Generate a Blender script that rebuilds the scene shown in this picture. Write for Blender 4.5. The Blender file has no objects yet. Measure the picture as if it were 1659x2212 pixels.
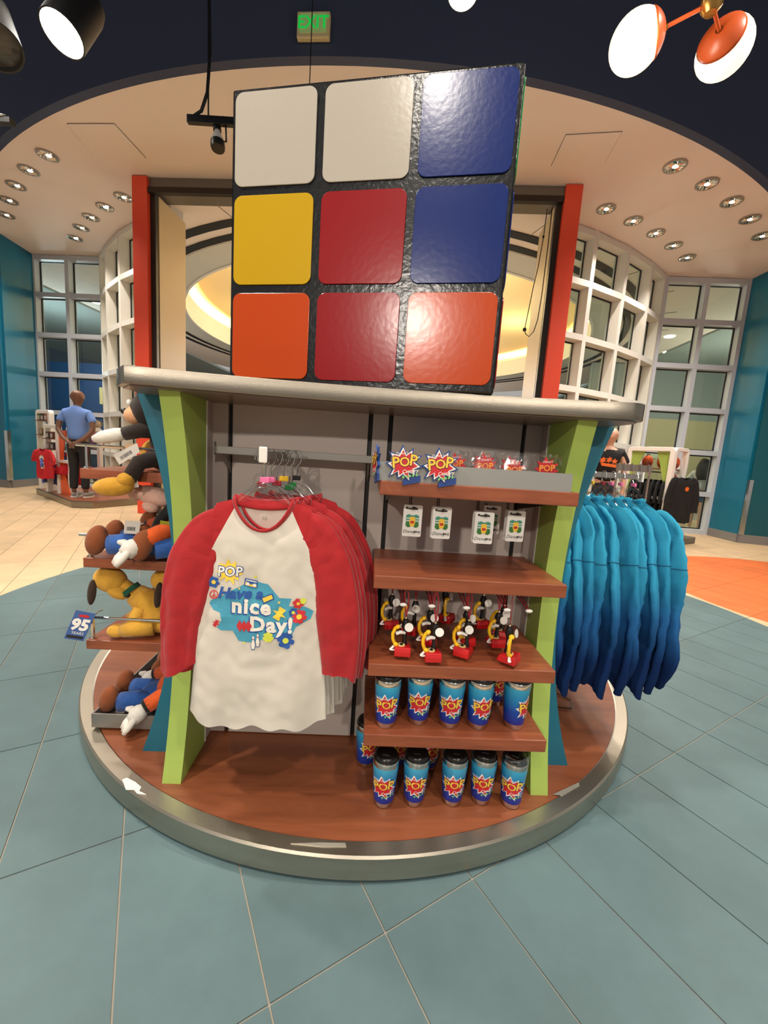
import bpy, bmesh, math, random
from math import sin, cos, pi, radians, sqrt, atan2
from mathutils import Vector, Matrix, Euler, noise
random.seed(7)
R_ = random.Random(11)
sc = bpy.context.scene
COL = sc.collection

# ------------------------------------------------------------------ camera
F_PX, PITCH, ROLL, CAM_H = 873.0, radians(7.85), radians(3.81), 1.24
IMG_W, IMG_H = 1659.0, 2212.0
_fw = Vector((0, cos(PITCH), -sin(PITCH))); _u0 = Vector((0, sin(PITCH), cos(PITCH))); _r0 = Vector((1, 0, 0))
_rt = cos(ROLL) * _r0 + sin(ROLL) * _u0; _up = -sin(ROLL) * _r0 + cos(ROLL) * _u0
CAMP = Vector((0, 0, CAM_H))
cam_d = bpy.data.cameras.new('camera'); cam = bpy.data.objects.new('camera', cam_d); COL.objects.link(cam)
M = Matrix((_rt, _up, -_fw)).transposed().to_4x4(); M.translation = CAMP
cam.matrix_world = M
cam_d.sensor_fit = 'VERTICAL'; cam_d.sensor_height = 24.0; cam_d.lens = F_PX / IMG_H * 24.0
cam_d.clip_start = 0.05; cam_d.clip_end = 200
sc.camera = cam
def _ray(x, y): return _fw + (x - IMG_W / 2) / F_PX * _rt - (y - IMG_H / 2) / F_PX * _up
def at_y(x, y, Y):                       # point of the place seen at pixel x, y at distance Y in front of the camera
    d = _ray(x, y); return CAMP + d * (Y / d.y)
def at_z(x, y, z):
    d = _ray(x, y); return CAMP + d * ((z - CAM_H) / d.z)
def proj(P):
    q = Vector(P) - CAMP; z = q.dot(_fw); return (IMG_W / 2 + F_PX * q.dot(_rt) / z, IMG_H / 2 - F_PX * q.dot(_up) / z, z)

# ------------------------------------------------------------------ frames of reference
ST_O = Vector((-.077, 2.51, 0)); ST_YAW = radians(2.46)      # the round display stand
RM_O = Vector((-.25, 15.23, 0)); RM_YAW = radians(-3.9)      # the shop front with its round glass lobby
def st(u, v, z): return ST_O + Vector((u * cos(ST_YAW) - v * sin(ST_YAW), u * sin(ST_YAW) + v * cos(ST_YAW), z))
def rm(a, b, z): return RM_O + Vector((a * cos(RM_YAW) - b * sin(RM_YAW), a * sin(RM_YAW) + b * cos(RM_YAW), z))

# ------------------------------------------------------------------ world, lights, exposure
w = bpy.data.worlds.new('shop_world'); sc.world = w; w.use_nodes = True
w.node_tree.nodes['Background'].inputs[0].default_value = (1.0, 0.95, 0.89, 1)
w.node_tree.nodes['Background'].inputs[1].default_value = 0.40
vs = sc.view_settings
vs.view_transform = 'Standard'; vs.look = 'None'; vs.gamma = 1.0; vs.exposure = 0.0; vs.use_curve_mapping = False
def lamp(name, kind, loc, energy, color=(1, .86, .68), target=None, size=.15, angle=70, blend=.6, sx=None, sy=None):
    d = bpy.data.lights.new(name, kind); o = bpy.data.objects.new(name, d); COL.objects.link(o)
    o.location = loc; d.energy = energy; d.color = color
    if kind == 'SPOT': d.spot_size = radians(angle); d.spot_blend = blend; d.shadow_soft_size = size
    elif kind == 'POINT': d.shadow_soft_size = size
    elif kind == 'AREA': d.shape = 'RECTANGLE'; d.size = sx; d.size_y = sy
    if target is not None:
        o.rotation_euler = (Vector(target) - Vector(loc)).to_track_quat('-Z', 'Y').to_euler()
    return o
WARM = (1, .91, .80)
sc.cycles.max_bounces = 5; sc.cycles.diffuse_bounces = 3; sc.cycles.glossy_bounces = 2; sc.cycles.transmission_bounces = 2; sc.cycles.transparent_max_bounces = 10
# track spots of the shop ceiling, above and behind the viewer, and around the stand
lamp('shop_spot', 'SPOT', (-1.3, -3.2, 6.2), 330, WARM, (-.1, 1.6, 1.0), .12, 60)
lamp('shop_spot', 'SPOT', (1.9, -1.2, 5.6), 380, WARM, (.3, 1.5, .5), .12, 70)
lamp('shop_spot', 'SPOT', (-2.7, .2, 5.4), 640, WARM, (-1.0, 1.8, .5), .12, 80)
lamp('shop_spot', 'SPOT', (3.2, 1.5, 5.6), 640, WARM, (1.6, 2.6, .4), .12, 90)
lamp('shop_spot', 'SPOT', (-4.2, 3.0, 5.4), 800, WARM, (-3.2, 4.2, 0), .12, 100)
lamp('shop_spot', 'SPOT', (4.6, 4.0, 5.6), 700, WARM, (4.6, 5.0, 0), .12, 110)
def _dl(r, deg):
    a = radians(deg); p = rm(r * sin(a), -r * cos(a), 5.22); return lamp('downlight_lamp', 'SPOT', p, 250, (1, .90, .80), (p.x, p.y - .3, 0), .1, 120, .8)
for _s in (-1, 1):
    for _r, _d in ((10.06, 25.8), (10.06, 33.8), (10.06, 41.8), (9.02, 29.8), (9.02, 37.8)): _dl(_r, _s * _d)
lamp('shop_spot', 'SPOT', (-2.6, -7.0, 4.4), 800, WARM, (-.2, 1.5, .9), .15, 42)  # low front key added far behind the viewer, for pendants across the shop
lamp('shop_spot', 'SPOT', (2.2, -6.6, 4.4), 650, WARM, (.2, 1.5, .8), .15, 42)  # second low front key, also for the unseen lights across the shop
lamp('shop_spot', 'SPOT', (0.2, -.5, 6.0), 200, WARM, (0, .9, 0), .12, 90)

# ------------------------------------------------------------------ materials
MATS = {}
def lin(c): return tuple((x / 12.92 if x <= .04045 else ((x + .055) / 1.055) ** 2.4) for x in [v / 255 for v in c])
def mat(name, rgb, rough=.6, metal=0., spec=.5, emit=0., emit_rgb=None, noise_amt=0., noise_scale=8., bump=0., bump_scale=200., stretch=None, alpha=1., coat=0., sheen=0.):
    if name in MATS: return MATS[name]
    m = bpy.data.materials.new(name); m.use_nodes = True; nt = m.node_tree; b = nt.nodes['Principled BSDF']
    c = (*lin(rgb), 1)
    b.inputs['Base Color'].default_value = c; b.inputs['Roughness'].default_value = rough; b.inputs['Metallic'].default_value = metal
    b.inputs['Specular IOR Level'].default_value = spec; b.inputs['Coat Weight'].default_value = coat
    if sheen: b.inputs['Sheen Weight'].default_value = sheen
    if emit:
        b.inputs['Emission Color'].default_value = (*lin(emit_rgb or rgb), 1); b.inputs['Emission Strength'].default_value = emit
    tc = None
    if noise_amt or bump:
        tc = nt.nodes.new('ShaderNodeTexCoord'); mp = nt.nodes.new('ShaderNodeMapping'); nt.links.new(tc.outputs['Object'], mp.inputs[0])
        if stretch: mp.inputs['Scale'].default_value = stretch
    if noise_amt:
        n = nt.nodes.new('ShaderNodeTexNoise'); n.inputs['Scale'].default_value = noise_scale; n.inputs['Detail'].default_value = 5
        nt.links.new(mp.outputs[0], n.inputs['Vector'])
        mr = nt.nodes.new('ShaderNodeMapRange'); mr.inputs[3].default_value = 1 - noise_amt; mr.inputs[4].default_value = 1 + noise_amt
        mr.inputs[1].default_value = .25; mr.inputs[2].default_value = .75
        nt.links.new(n.outputs['Fac'], mr.inputs[0])
        mx = nt.nodes.new('ShaderNodeMix'); mx.data_type = 'RGBA'; mx.blend_type = 'MULTIPLY'; mx.inputs[0].default_value = 1
        mx.inputs[6].default_value = c; nt.links.new(mr.outputs[0], mx.inputs[7]); nt.links.new(mx.outputs[2], b.inputs['Base Color'])
    if bump:
        n2 = nt.nodes.new('ShaderNodeTexNoise'); n2.inputs['Scale'].default_value = bump_scale; n2.inputs['Detail'].default_value = 3
        nt.links.new(mp.outputs[0], n2.inputs['Vector'])
        bp = nt.nodes.new('ShaderNodeBump'); bp.inputs['Strength'].default_value = bump; bp.inputs['Distance'].default_value = .002
        nt.links.new(n2.outputs['Fac'], bp.inputs['Height']); nt.links.new(bp.outputs[0], b.inputs['Normal'])
    MATS[name] = m; return m
def glass_mat(name, tint, gloss=.06, rough=.02):
    if name in MATS: return MATS[name]
    m = bpy.data.materials.new(name); m.use_nodes = True; nt = m.node_tree
    for n in list(nt.nodes): nt.nodes.remove(n)
    out = nt.nodes.new('ShaderNodeOutputMaterial'); mix = nt.nodes.new('ShaderNodeMixShader')
    tr = nt.nodes.new('ShaderNodeBsdfTransparent'); tr.inputs[0].default_value = (*tint, 1)
    gl = nt.nodes.new('ShaderNodeBsdfGlossy'); gl.inputs['Roughness'].default_value = rough
    fr = nt.nodes.new('ShaderNodeFresnel'); fr.inputs[0].default_value = 1.45
    ad = nt.nodes.new('ShaderNodeMath'); ad.operation = 'ADD'; ad.inputs[1].default_value = gloss - .035
    gm = nt.nodes.new('ShaderNodeNewGeometry'); inv = nt.nodes.new('ShaderNodeMath'); inv.operation = 'SUBTRACT'; inv.inputs[0].default_value = 1
    mu = nt.nodes.new('ShaderNodeMath'); mu.operation = 'MULTIPLY'; nt.links.new(gm.outputs['Backfacing'], inv.inputs[1])
    nt.links.new(fr.outputs[0], ad.inputs[0]); nt.links.new(ad.outputs[0], mu.inputs[0]); nt.links.new(inv.outputs[0], mu.inputs[1]); nt.links.new(mu.outputs[0], mix.inputs[0])
    nt.links.new(tr.outputs[0], mix.inputs[1]); nt.links.new(gl.outputs[0], mix.inputs[2]); nt.links.new(mix.outputs[0], out.inputs[0])
    MATS[name] = m; return m
def wood_mat(name, c1, c2, rough, axis_scale):
    if name in MATS: return MATS[name]
    m = bpy.data.materials.new(name); m.use_nodes = True; nt = m.node_tree; b = nt.nodes['Principled BSDF']
    tc = nt.nodes.new('ShaderNodeTexCoord'); mp = nt.nodes.new('ShaderNodeMapping'); mp.inputs['Scale'].default_value = axis_scale
    n = nt.nodes.new('ShaderNodeTexNoise'); n.inputs['Scale'].default_value = 1; n.inputs['Detail'].default_value = 8; n.inputs['Roughness'].default_value = .62
    n.inputs['Distortion'].default_value = .6
    cr = nt.nodes.new('ShaderNodeValToRGB'); cr.color_ramp.elements[0].position = .3; cr.color_ramp.elements[1].position = .72
    cr.color_ramp.elements[0].color = (*lin(c1), 1); cr.color_ramp.elements[1].color = (*lin(c2), 1)
    nt.links.new(tc.outputs['Object'], mp.inputs[0]); nt.links.new(mp.outputs[0], n.inputs['Vector']); nt.links.new(n.outputs['Fac'], cr.inputs[0])
    nt.links.new(cr.outputs[0], b.inputs['Base Color']); b.inputs['Roughness'].default_value = rough
    MATS[name] = m; return m
def ramp_mat(name, stops, lo, hi, axis='Z', rough=.6, sheen=0., metal=0., noise_amt=0., bump=0.):
    """colour printed or dyed along the object's own axis"""
    if name in MATS: return MATS[name]
    m = bpy.data.materials.new(name); m.use_nodes = True; nt = m.node_tree; b = nt.nodes['Principled BSDF']
    tc = nt.nodes.new('ShaderNodeTexCoord'); sp = nt.nodes.new('ShaderNodeSeparateXYZ'); mr = nt.nodes.new('ShaderNodeMapRange')
    mr.inputs[1].default_value = lo; mr.inputs[2].default_value = hi
    cr = nt.nodes.new('ShaderNodeValToRGB')
    while len(cr.color_ramp.elements) < len(stops): cr.color_ramp.elements.new(.5)
    for e, (p, c) in zip(cr.color_ramp.elements, stops): e.position = p; e.color = (*lin(c), 1)
    nt.links.new(tc.outputs['Object'], sp.inputs[0]); nt.links.new(sp.outputs[axis], mr.inputs[0]); nt.links.new(mr.outputs[0], cr.inputs[0])
    nt.links.new(cr.outputs[0], b.inputs['Base Color']); b.inputs['Roughness'].default_value = rough; b.inputs['Metallic'].default_value = metal
    if bump:
        n2 = nt.nodes.new('ShaderNodeTexNoise'); n2.inputs['Scale'].default_value = 160; nt.links.new(tc.outputs['Object'], n2.inputs['Vector'])
        bp = nt.nodes.new('ShaderNodeBump'); bp.inputs['Strength'].default_value = bump; bp.inputs['Distance'].default_value = .002
        nt.links.new(n2.outputs['Fac'], bp.inputs['Height']); nt.links.new(bp.outputs[0], b.inputs['Normal']); b.inputs['Specular IOR Level'].default_value = .15
    if sheen: b.inputs['Sheen Weight'].default_value = sheen
    MATS[name] = m; return m
def raglan_mat(name, body, sleeve):
    """white body, red yoke: dyed cloth panels meeting on the slanting raglan seam (object space)"""
    m = bpy.data.materials.new(name); m.use_nodes = True; nt = m.node_tree; b = nt.nodes['Principled BSDF']
    tc = nt.nodes.new('ShaderNodeTexCoord'); sp = nt.nodes.new('ShaderNodeSeparateXYZ'); nt.links.new(tc.outputs['Object'], sp.inputs[0])
    ab = nt.nodes.new('ShaderNodeMath'); ab.operation = 'ABSOLUTE'; nt.links.new(sp.outputs['X'], ab.inputs[0])
    ml = nt.nodes.new('ShaderNodeMath'); ml.operation = 'MULTIPLY_ADD'; ml.inputs[1].default_value = .50; ml.inputs[2].default_value = -.072
    nt.links.new(sp.outputs['Z'], ml.inputs[0])
    sm = nt.nodes.new('ShaderNodeMath'); sm.operation = 'ADD'; nt.links.new(ab.outputs[0], sm.inputs[0]); nt.links.new(ml.outputs[0], sm.inputs[1])
    gt = nt.nodes.new('ShaderNodeMath'); gt.operation = 'GREATER_THAN'; gt.inputs[1].default_value = 0; nt.links.new(sm.outputs[0], gt.inputs[0])
    mx = nt.nodes.new('ShaderNodeMix'); mx.data_type = 'RGBA'; mx.inputs[6].default_value = (*lin(body), 1); mx.inputs[7].default_value = (*lin(sleeve), 1)
    nt.links.new(gt.outputs[0], mx.inputs[0]); nt.links.new(mx.outputs[2], b.inputs['Base Color']); b.inputs['Roughness'].default_value = .85
    b.inputs['Sheen Weight'].default_value = .1
    MATS[name] = m; return m
def floor_mat():
    m = bpy.data.materials.new('floor_tile'); m.use_nodes = True; nt = m.node_tree; b = nt.nodes['Principled BSDF']
    g = nt.nodes.new('ShaderNodeNewGeometry')
    def dist(c):
        s = nt.nodes.new('ShaderNodeVectorMath'); s.operation = 'DISTANCE'; s.inputs[1].default_value = (c[0], c[1], 0); nt.links.new(g.outputs['Position'], s.inputs[0]); return s.outputs['Value']
    def less(o, r):
        n = nt.nodes.new('ShaderNodeMath'); n.operation = 'LESS_THAN'; n.inputs[1].default_value = r; nt.links.new(o, n.inputs[0]); return n.outputs[0]
    def mixc(f, a, c):
        n = nt.nodes.new('ShaderNodeMix'); n.data_type = 'RGBA'; nt.links.new(f, n.inputs[0])
        if isinstance(a, tuple): n.inputs[6].default_value = (*lin(a), 1)
        else: nt.links.new(a, n.inputs[6])
        n.inputs[7].default_value = (*lin(c), 1); return n.outputs[2]
    col = mixc(less(dist((.25, 3.2)), 3.13), (206, 178, 140), (90, 112, 115))
    col = mixc(less(dist((5.34, 4.29)), 2.03), col, (214, 112, 58))
    n1 = nt.nodes.new('ShaderNodeTexNoise'); n1.inputs['Scale'].default_value = 2.2; n1.inputs['Detail'].default_value = 7; n1.inputs['Roughness'].default_value = .65
    nt.links.new(g.outputs['Position'], n1.inputs['Vector'])
    oi = nt.nodes.new('ShaderNodeObjectInfo')
    mr = nt.nodes.new('ShaderNodeMapRange'); mr.inputs[1].default_value = .3; mr.inputs[2].default_value = .7; mr.inputs[3].default_value = .84; mr.inputs[4].default_value = 1.14
    nt.links.new(n1.outputs['Fac'], mr.inputs[0])
    m2 = nt.nodes.new('ShaderNodeMapRange'); m2.inputs[3].default_value = .95; m2.inputs[4].default_value = 1.05; nt.links.new(oi.outputs['Random'], m2.inputs[0])
    pr = nt.nodes.new('ShaderNodeMath'); pr.operation = 'MULTIPLY'; nt.links.new(mr.outputs[0], pr.inputs[0]); nt.links.new(m2.outputs[0], pr.inputs[1])
    mx = nt.nodes.new('ShaderNodeMix'); mx.data_type = 'RGBA'; mx.blend_type = 'MULTIPLY'; mx.inputs[0].default_value = 1
    nt.links.new(col, mx.inputs[6]); nt.links.new(pr.outputs[0], mx.inputs[7]); nt.links.new(mx.outputs[2], b.inputs['Base Color'])
    b.inputs['Roughness'].default_value = .5; b.inputs['Specular IOR Level'].default_value = .35
    n2 = nt.nodes.new('ShaderNodeTexNoise'); n2.inputs['Scale'].default_value = 40; n2.inputs['Detail'].default_value = 4; nt.links.new(g.outputs['Position'], n2.inputs['Vector'])
    bp = nt.nodes.new('ShaderNodeBump'); bp.inputs['Strength'].default_value = .12; bp.inputs['Distance'].default_value = .003
    nt.links.new(n2.outputs['Fac'], bp.inputs['Height']); nt.links.new(bp.outputs[0], b.inputs['Normal'])
    return m

STEEL = mat('brushed_steel', (146, 138, 125), .33, 1., noise_amt=.10, noise_scale=3, bump=.15, bump_scale=60, stretch=(1, 1, 12))
KSTEEL = mat('kerb_steel', (184, 176, 160), .36, 1., noise_amt=.10, noise_scale=3, bump=.15, bump_scale=60, stretch=(1, 1, 12))
CHROME = mat('chrome', (205, 203, 198), .18, 1.)
GREYMETAL = mat('grey_metal', (140, 136, 130), .45, .6)
GREEN = mat('lime_laminate', (156, 180, 84), .5)
TEAL = mat('teal_laminate', (22, 100, 122), .45)
GREY = mat('grey_laminate', (176, 163, 155), .6, noise_amt=.04, noise_scale=2)
BLACK = mat('black_channel', (12, 12, 13), .6)
DARKBR = mat('dark_brown_laminate', (76, 60, 50), .4)
WOOD_T = wood_mat('cherry_deck', (112, 60, 36), (150, 86, 54), .38, (1.6, 14, 14))
WOOD_S = wood_mat('cherry_shelf', (120, 60, 36), (150, 82, 52), .4, (5, 40, 40))
WHITE = mat('white_paint', (225, 220, 212), .5)
OFFW = mat('soffit_paint', (232, 217, 205), .8)
NAVY = mat('navy_paint', (54, 62, 88), .7, bump=.08, bump_scale=30)
NAVY2 = mat('navy_wall', (22, 58, 98), .5)
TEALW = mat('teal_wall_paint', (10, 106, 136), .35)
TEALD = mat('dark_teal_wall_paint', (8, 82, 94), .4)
REDJ = mat('red_jamb', (228, 76, 48), .35)
TAN = mat('tan_reveal', (190, 164, 122), .45)
DKBRONZE = mat('dark_bronze', (50, 44, 40), .4, .5)
GASKET = mat('black_gasket', (20, 20, 30), .5)
MULL = mat('mullion_white', (214, 210, 200), .5)
MULLG = mat('mullion_grey', (190, 195, 202), .45)
GLASS = glass_mat('window_glass', (.80, .88, .86), .05)
CLEAR = glass_mat('clear_plastic', (.93, .93, .93), .12, .08)
CLEARB = glass_mat('clear_bag', (.95, .95, .95), .16, .1)
BASEBD = mat('grey_baseboard', (128, 124, 122), .5)
PLAST_W = mat('white_plastic', (230, 226, 218), .35)
PLAST_B = mat('black_plastic', (16, 16, 17), .4)

# ------------------------------------------------------------------ mesh builder
class MB:
    def __init__(self): self.v = []; self.f = []
    def add(self, vs, fs):
        o = len(self.v); self.v += [tuple(p) for p in vs]; self.f += [tuple(i + o for i in f) for f in fs]; return self
    def box(self, x0, x1, y0, y1, z0, z1, M=None):
        vs = [Vector(p) for p in ((x0, y0, z0), (x1, y0, z0), (x1, y1, z0), (x0, y1, z0), (x0, y0, z1), (x1, y0, z1), (x1, y1, z1), (x0, y1, z1))]
        if M is not None: vs = [M @ p for p in vs]
        return self.add(vs, [(0, 3, 2, 1), (4, 5, 6, 7), (0, 1, 5, 4), (1, 2, 6, 5), (2, 3, 7, 6), (3, 0, 4, 7)])
    def prism(self, poly, fn, t0, t1):
        n = len(poly); vs = [fn(p, q, t0) for p, q in poly] + [fn(p, q, t1) for p, q in poly]
        return self.add(vs, [tuple(range(n))[::-1], tuple(range(n, 2 * n))] + [(i, (i + 1) % n, n + (i + 1) % n, n + i) for i in range(n)])
    def lathe(self, prof, n=24, c=(0, 0, 0), M=None, sx=1., sy=1.):
        vs = []
        for r, z in prof:
            for i in range(n):
                p = Vector((r * cos(2 * pi * i / n) * sx, r * sin(2 * pi * i / n) * sy, z))
                if M is not None: p = M @ p
                vs.append(p + Vector(c))
        fs = [(k * n + i, k * n + (i + 1) % n, (k + 1) * n + (i + 1) % n, (k + 1) * n + i) for k in range(len(prof) - 1) for i in range(n)]
        ring_ = prof[0] == prof[-1]
        if prof[0][0] > 1e-6 and not ring_: fs.append(tuple(range(n))[::-1])
        if prof[-1][0] > 1e-6 and not ring_: fs.append(tuple((len(prof) - 1) * n + i for i in range(n)))
        return self.add(vs, fs)
    def tube(self, pts, r, n=8, caps=True, flat=None, up=None):
        pts = [Vector(p) for p in pts]; k = len(pts); rs = r if isinstance(r, (list, tuple)) else [r] * k
        T = [((pts[min(i + 1, k - 1)] - pts[max(i - 1, 0)]).normalized()) for i in range(k)]
        ref = Vector(up) if up else (Vector((0, 0, 1)) if abs(T[0].z) < .9 else Vector((1, 0, 0)))
        N = (ref - T[0] * ref.dot(T[0])).normalized(); vs = []
        for i in range(k):
            N = (N - T[i] * N.dot(T[i])).normalized(); B = T[i].cross(N)
            ra = rs[i] if not isinstance(rs[i], tuple) else rs[i][0]; rb_ = rs[i][1] if isinstance(rs[i], tuple) else (ra if flat is None else ra * flat)
            for j in range(n):
                a = 2 * pi * j / n; vs.append(pts[i] + N * (ra * cos(a)) + B * (rb_ * sin(a)))
        fs = [(i * n + j, i * n + (j + 1) % n, (i + 1) * n + (j + 1) % n, (i + 1) * n + j) for i in range(k - 1) for j in range(n)]
        if caps: fs += [tuple(range(n))[::-1], tuple((k - 1) * n + j for j in range(n))]
        return self.add(vs, fs)
    def ell(self, c, r, rot=None, nu=16, nv=10):
        M = Matrix.Identity(3) if rot is None else Euler(rot).to_matrix(); vs = []; c = Vector(c)
        for k in range(nv + 1):
            t = pi * k / nv
            for i in range(nu):
                a = 2 * pi * i / nu; vs.append(c + M @ Vector((r[0] * sin(t) * cos(a), r[1] * sin(t) * sin(a), r[2] * cos(t))))
        return self.add(vs, [(k * nu + i, (k + 1) * nu + i, (k + 1) * nu + (i + 1) % nu, k * nu + (i + 1) % nu) for k in range(nv) for i in range(nu)])
    def grid(self, nu, nv, fn, wrap=False):
        vs = [fn(i, j) for j in range(nv) for i in range(nu)]
        m = nu if wrap else nu - 1
        return self.add(vs, [(j * nu + i, j * nu + (i + 1) % nu, (j + 1) * nu + (i + 1) % nu, (j + 1) * nu + i) for j in range(nv - 1) for i in range(m)])
    def mesh(self, name, m, smooth=False, bevel=0., weld=True, recalc=True):
        me = bpy.data.meshes.new(name); me.from_pydata(self.v, [], self.f)
        bm = bmesh.new(); bm.from_mesh(me)
        if weld: bmesh.ops.remove_doubles(bm, verts=bm.verts, dist=1e-5)
        if recalc: bmesh.ops.recalc_face_normals(bm, faces=bm.faces)
        if bevel:
            ed = [e for e in bm.edges if len(e.link_faces) == 2 and e.calc_face_angle(0) > .6]
            bmesh.ops.bevel(bm, geom=ed, offset=bevel, segments=2, affect='EDGES', profile=.5, clamp_overlap=True)
        bm.to_mesh(me); bm.free(); me.materials.append(m)
        if smooth:
            for p in me.polygons: p.use_smooth = True
            if smooth != 'all':
                try: me.set_sharp_from_angle(angle=radians(40))
                except Exception: pass
        return me
    def build(self, name, m, parent=None, loc=None, rot=None, **k):
        return link(name, self.mesh(name, m, **k), parent, loc, rot)
def link(name, me, parent=None, loc=None, rot=None, scale=None):
    o = bpy.data.objects.new(name, me); COL.objects.link(o)
    if parent is not None: o.parent = parent
    if loc is not None: o.location = loc
    if rot is not None: o.rotation_euler = rot
    if scale is not None: o.scale = scale
    return o
def tag(o, label, cat, group=None):
    o['label'] = label; o['category'] = cat
    if group: o['group'] = group
    return o
def thing(name, label, cat, loc=(0, 0, 0), rz=0., group=None):
    o = bpy.data.objects.new(name, None); COL.objects.link(o); o.location = loc; o.rotation_euler = (0, 0, rz); o.empty_display_size = .05
    return tag(o, label, cat, group)
def struct(o): o['kind'] = 'structure'; return o
KIDS = {}
def children_of(o): return [c for c in bpy.data.objects if c.parent == o]
def dup(root, loc, rz=None, label=None, group=None, rot=None, skip=()):
    r = root.copy(); COL.objects.link(r); r.location = loc
    if rz is not None: r.rotation_euler = (0, 0, rz)
    if rot is not None: r.rotation_euler = rot
    if label: r['label'] = label
    if group: r['group'] = group
    for ch in children_of(root):
        if ch.name.split('.')[0] in skip: continue
        c = ch.copy(); COL.objects.link(c); c.parent = r
        for g in children_of(ch):
            d = g.copy(); COL.objects.link(d); d.parent = c
    return r
ST_M = Matrix.Translation(ST_O) @ Matrix.Rotation(ST_YAW, 4, 'Z')
RM_M = Matrix.Translation(RM_O) @ Matrix.Rotation(RM_YAW, 4, 'Z')
def polar(r, a): return (r * sin(a), -r * cos(a))       # shop-front frame: angle from the axis towards the viewer

# text ------------------------------------------------------------------
_T = {}
def text_geo(s, size=1., shear=0., bold=.0, space=1.):
    key = (s, size, shear, bold, space)
    if key in _T: return _T[key]
    cu = bpy.data.curves.new('lettering', 'FONT'); cu.body = s; cu.size = size; cu.shear = shear; cu.align_x = 'CENTER'; cu.align_y = 'CENTER'
    cu.resolution_u = 2; cu.offset = bold; cu.space_character = space
    o = bpy.data.objects.new('lettering', cu); COL.objects.link(o)
    bpy.context.view_layer.update()
    me = bpy.data.meshes.new_from_object(o.evaluated_get(bpy.context.evaluated_depsgraph_get()))
    vs = [(v.co.x, v.co.y) for v in me.vertices]; fs = [tuple(p.vertices) for p in me.polygons]
    bpy.data.objects.remove(o); bpy.data.curves.remove(cu); bpy.data.meshes.remove(me)
    _T[key] = (vs, fs); return vs, fs
def sheet(name, m, shapes, fn, parent, cut=None, texts=()):
    """flat print: polygons and lettering in (x, z), cut into a grid and laid on a surface by fn(x, z)"""
    bm = bmesh.new()
    for poly in shapes:
        vs = [bm.verts.new((p[0], p[1], 0)) for p in poly]
        try: bm.faces.new(vs)
        except Exception: pass
    for (vs2, fs2), (ox, oz), sc_, an in texts:
        c, s = cos(an), sin(an)
        vv = [bm.verts.new((ox + sc_ * (x * c - y * s), oz + sc_ * (x * s + y * c), 0)) for x, y in vs2]
        for f in fs2:
            try: bm.faces.new([vv[i] for i in f])
            except Exception: pass
    bmesh.ops.triangulate(bm, faces=bm.faces)
    if cut:
        xs = [v.co.x for v in bm.verts]; ys = [v.co.y for v in bm.verts]
        for ax, lo, hi in ((0, min(xs), max(xs)), (1, min(ys), max(ys))):
            st_ = cut if not isinstance(cut, tuple) else cut[ax]
            if not st_: continue
            t = math.floor(lo / st_) * st_ + st_
            while t < hi:
                p = [0, 0, 0]; n = [0, 0, 0]; p[ax] = t; n[ax] = 1
                bmesh.ops.bisect_plane(bm, geom=bm.verts[:] + bm.edges[:] + bm.faces[:], plane_co=p, plane_no=n); t += st_
    for v in bm.verts: v.co = Vector(fn(v.co.x, v.co.y))
    me = bpy.data.meshes.new(name); bm.to_mesh(me); bm.free(); me.materials.append(m)
    return link(name, me, parent)
STAR = [(-.12, 1), (.1, .55), (.45, .85), (.45, .45), (.95, .5), (.64, .12), (1.0, -.12), (.62, -.3), (.7, -.62), (.32, -.5), (.38, -1), (-.02, -.62), (-.3, -.85), (-.34, -.48), (-.8, -.75), (-.6, -.3), (-1.0, -.02), (-.6, .15), (-.85, .6), (-.35, .5)]
def scaled(poly, s, o=(0, 0)): return [(x * s + o[0], y * s + o[1]) for x, y in poly]
def disc(c, r, n=16): return [(c[0] + r * cos(2 * pi * i / n), c[1] + r * sin(2 * pi * i / n)) for i in range(n)]
def flower(c, r, n=6, a0=.3):
    out = []
    for i in range(n * 6):
        a = 2 * pi * i / (n * 6) + a0; k = .62 + .38 * abs(sin(n * (a - a0) / 2)) ** .6
        out.append((c[0] + r * k * cos(a), c[1] + r * k * sin(a)))
    return out
def star5(c, r, n=5, inner=.45, a0=pi / 2):
    return [(c[0] + (r if i % 2 == 0 else r * inner) * cos(a0 + pi * i / n), c[1] + (r if i % 2 == 0 else r * inner) * sin(a0 + pi * i / n)) for i in range(2 * n)]
PR_RED = mat('print_red', (196, 34, 44), .5); PR_WHITE = mat('print_white', (236, 232, 224), .5); PR_BLUE = mat('print_blue', (28, 62, 128), .5)
PR_YEL = mat('print_yellow', (240, 196, 60), .5); PR_GRN = mat('print_green', (120, 190, 110), .5); PR_NAVY = mat('print_navy', (24, 28, 70), .5)
PR_BLACK = mat('print_black', (24, 22, 24), .5); PR_TEAL = mat('print_teal', (72, 156, 184), .8); PR_LIME = mat('print_lime', (206, 214, 70), .7)
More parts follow.
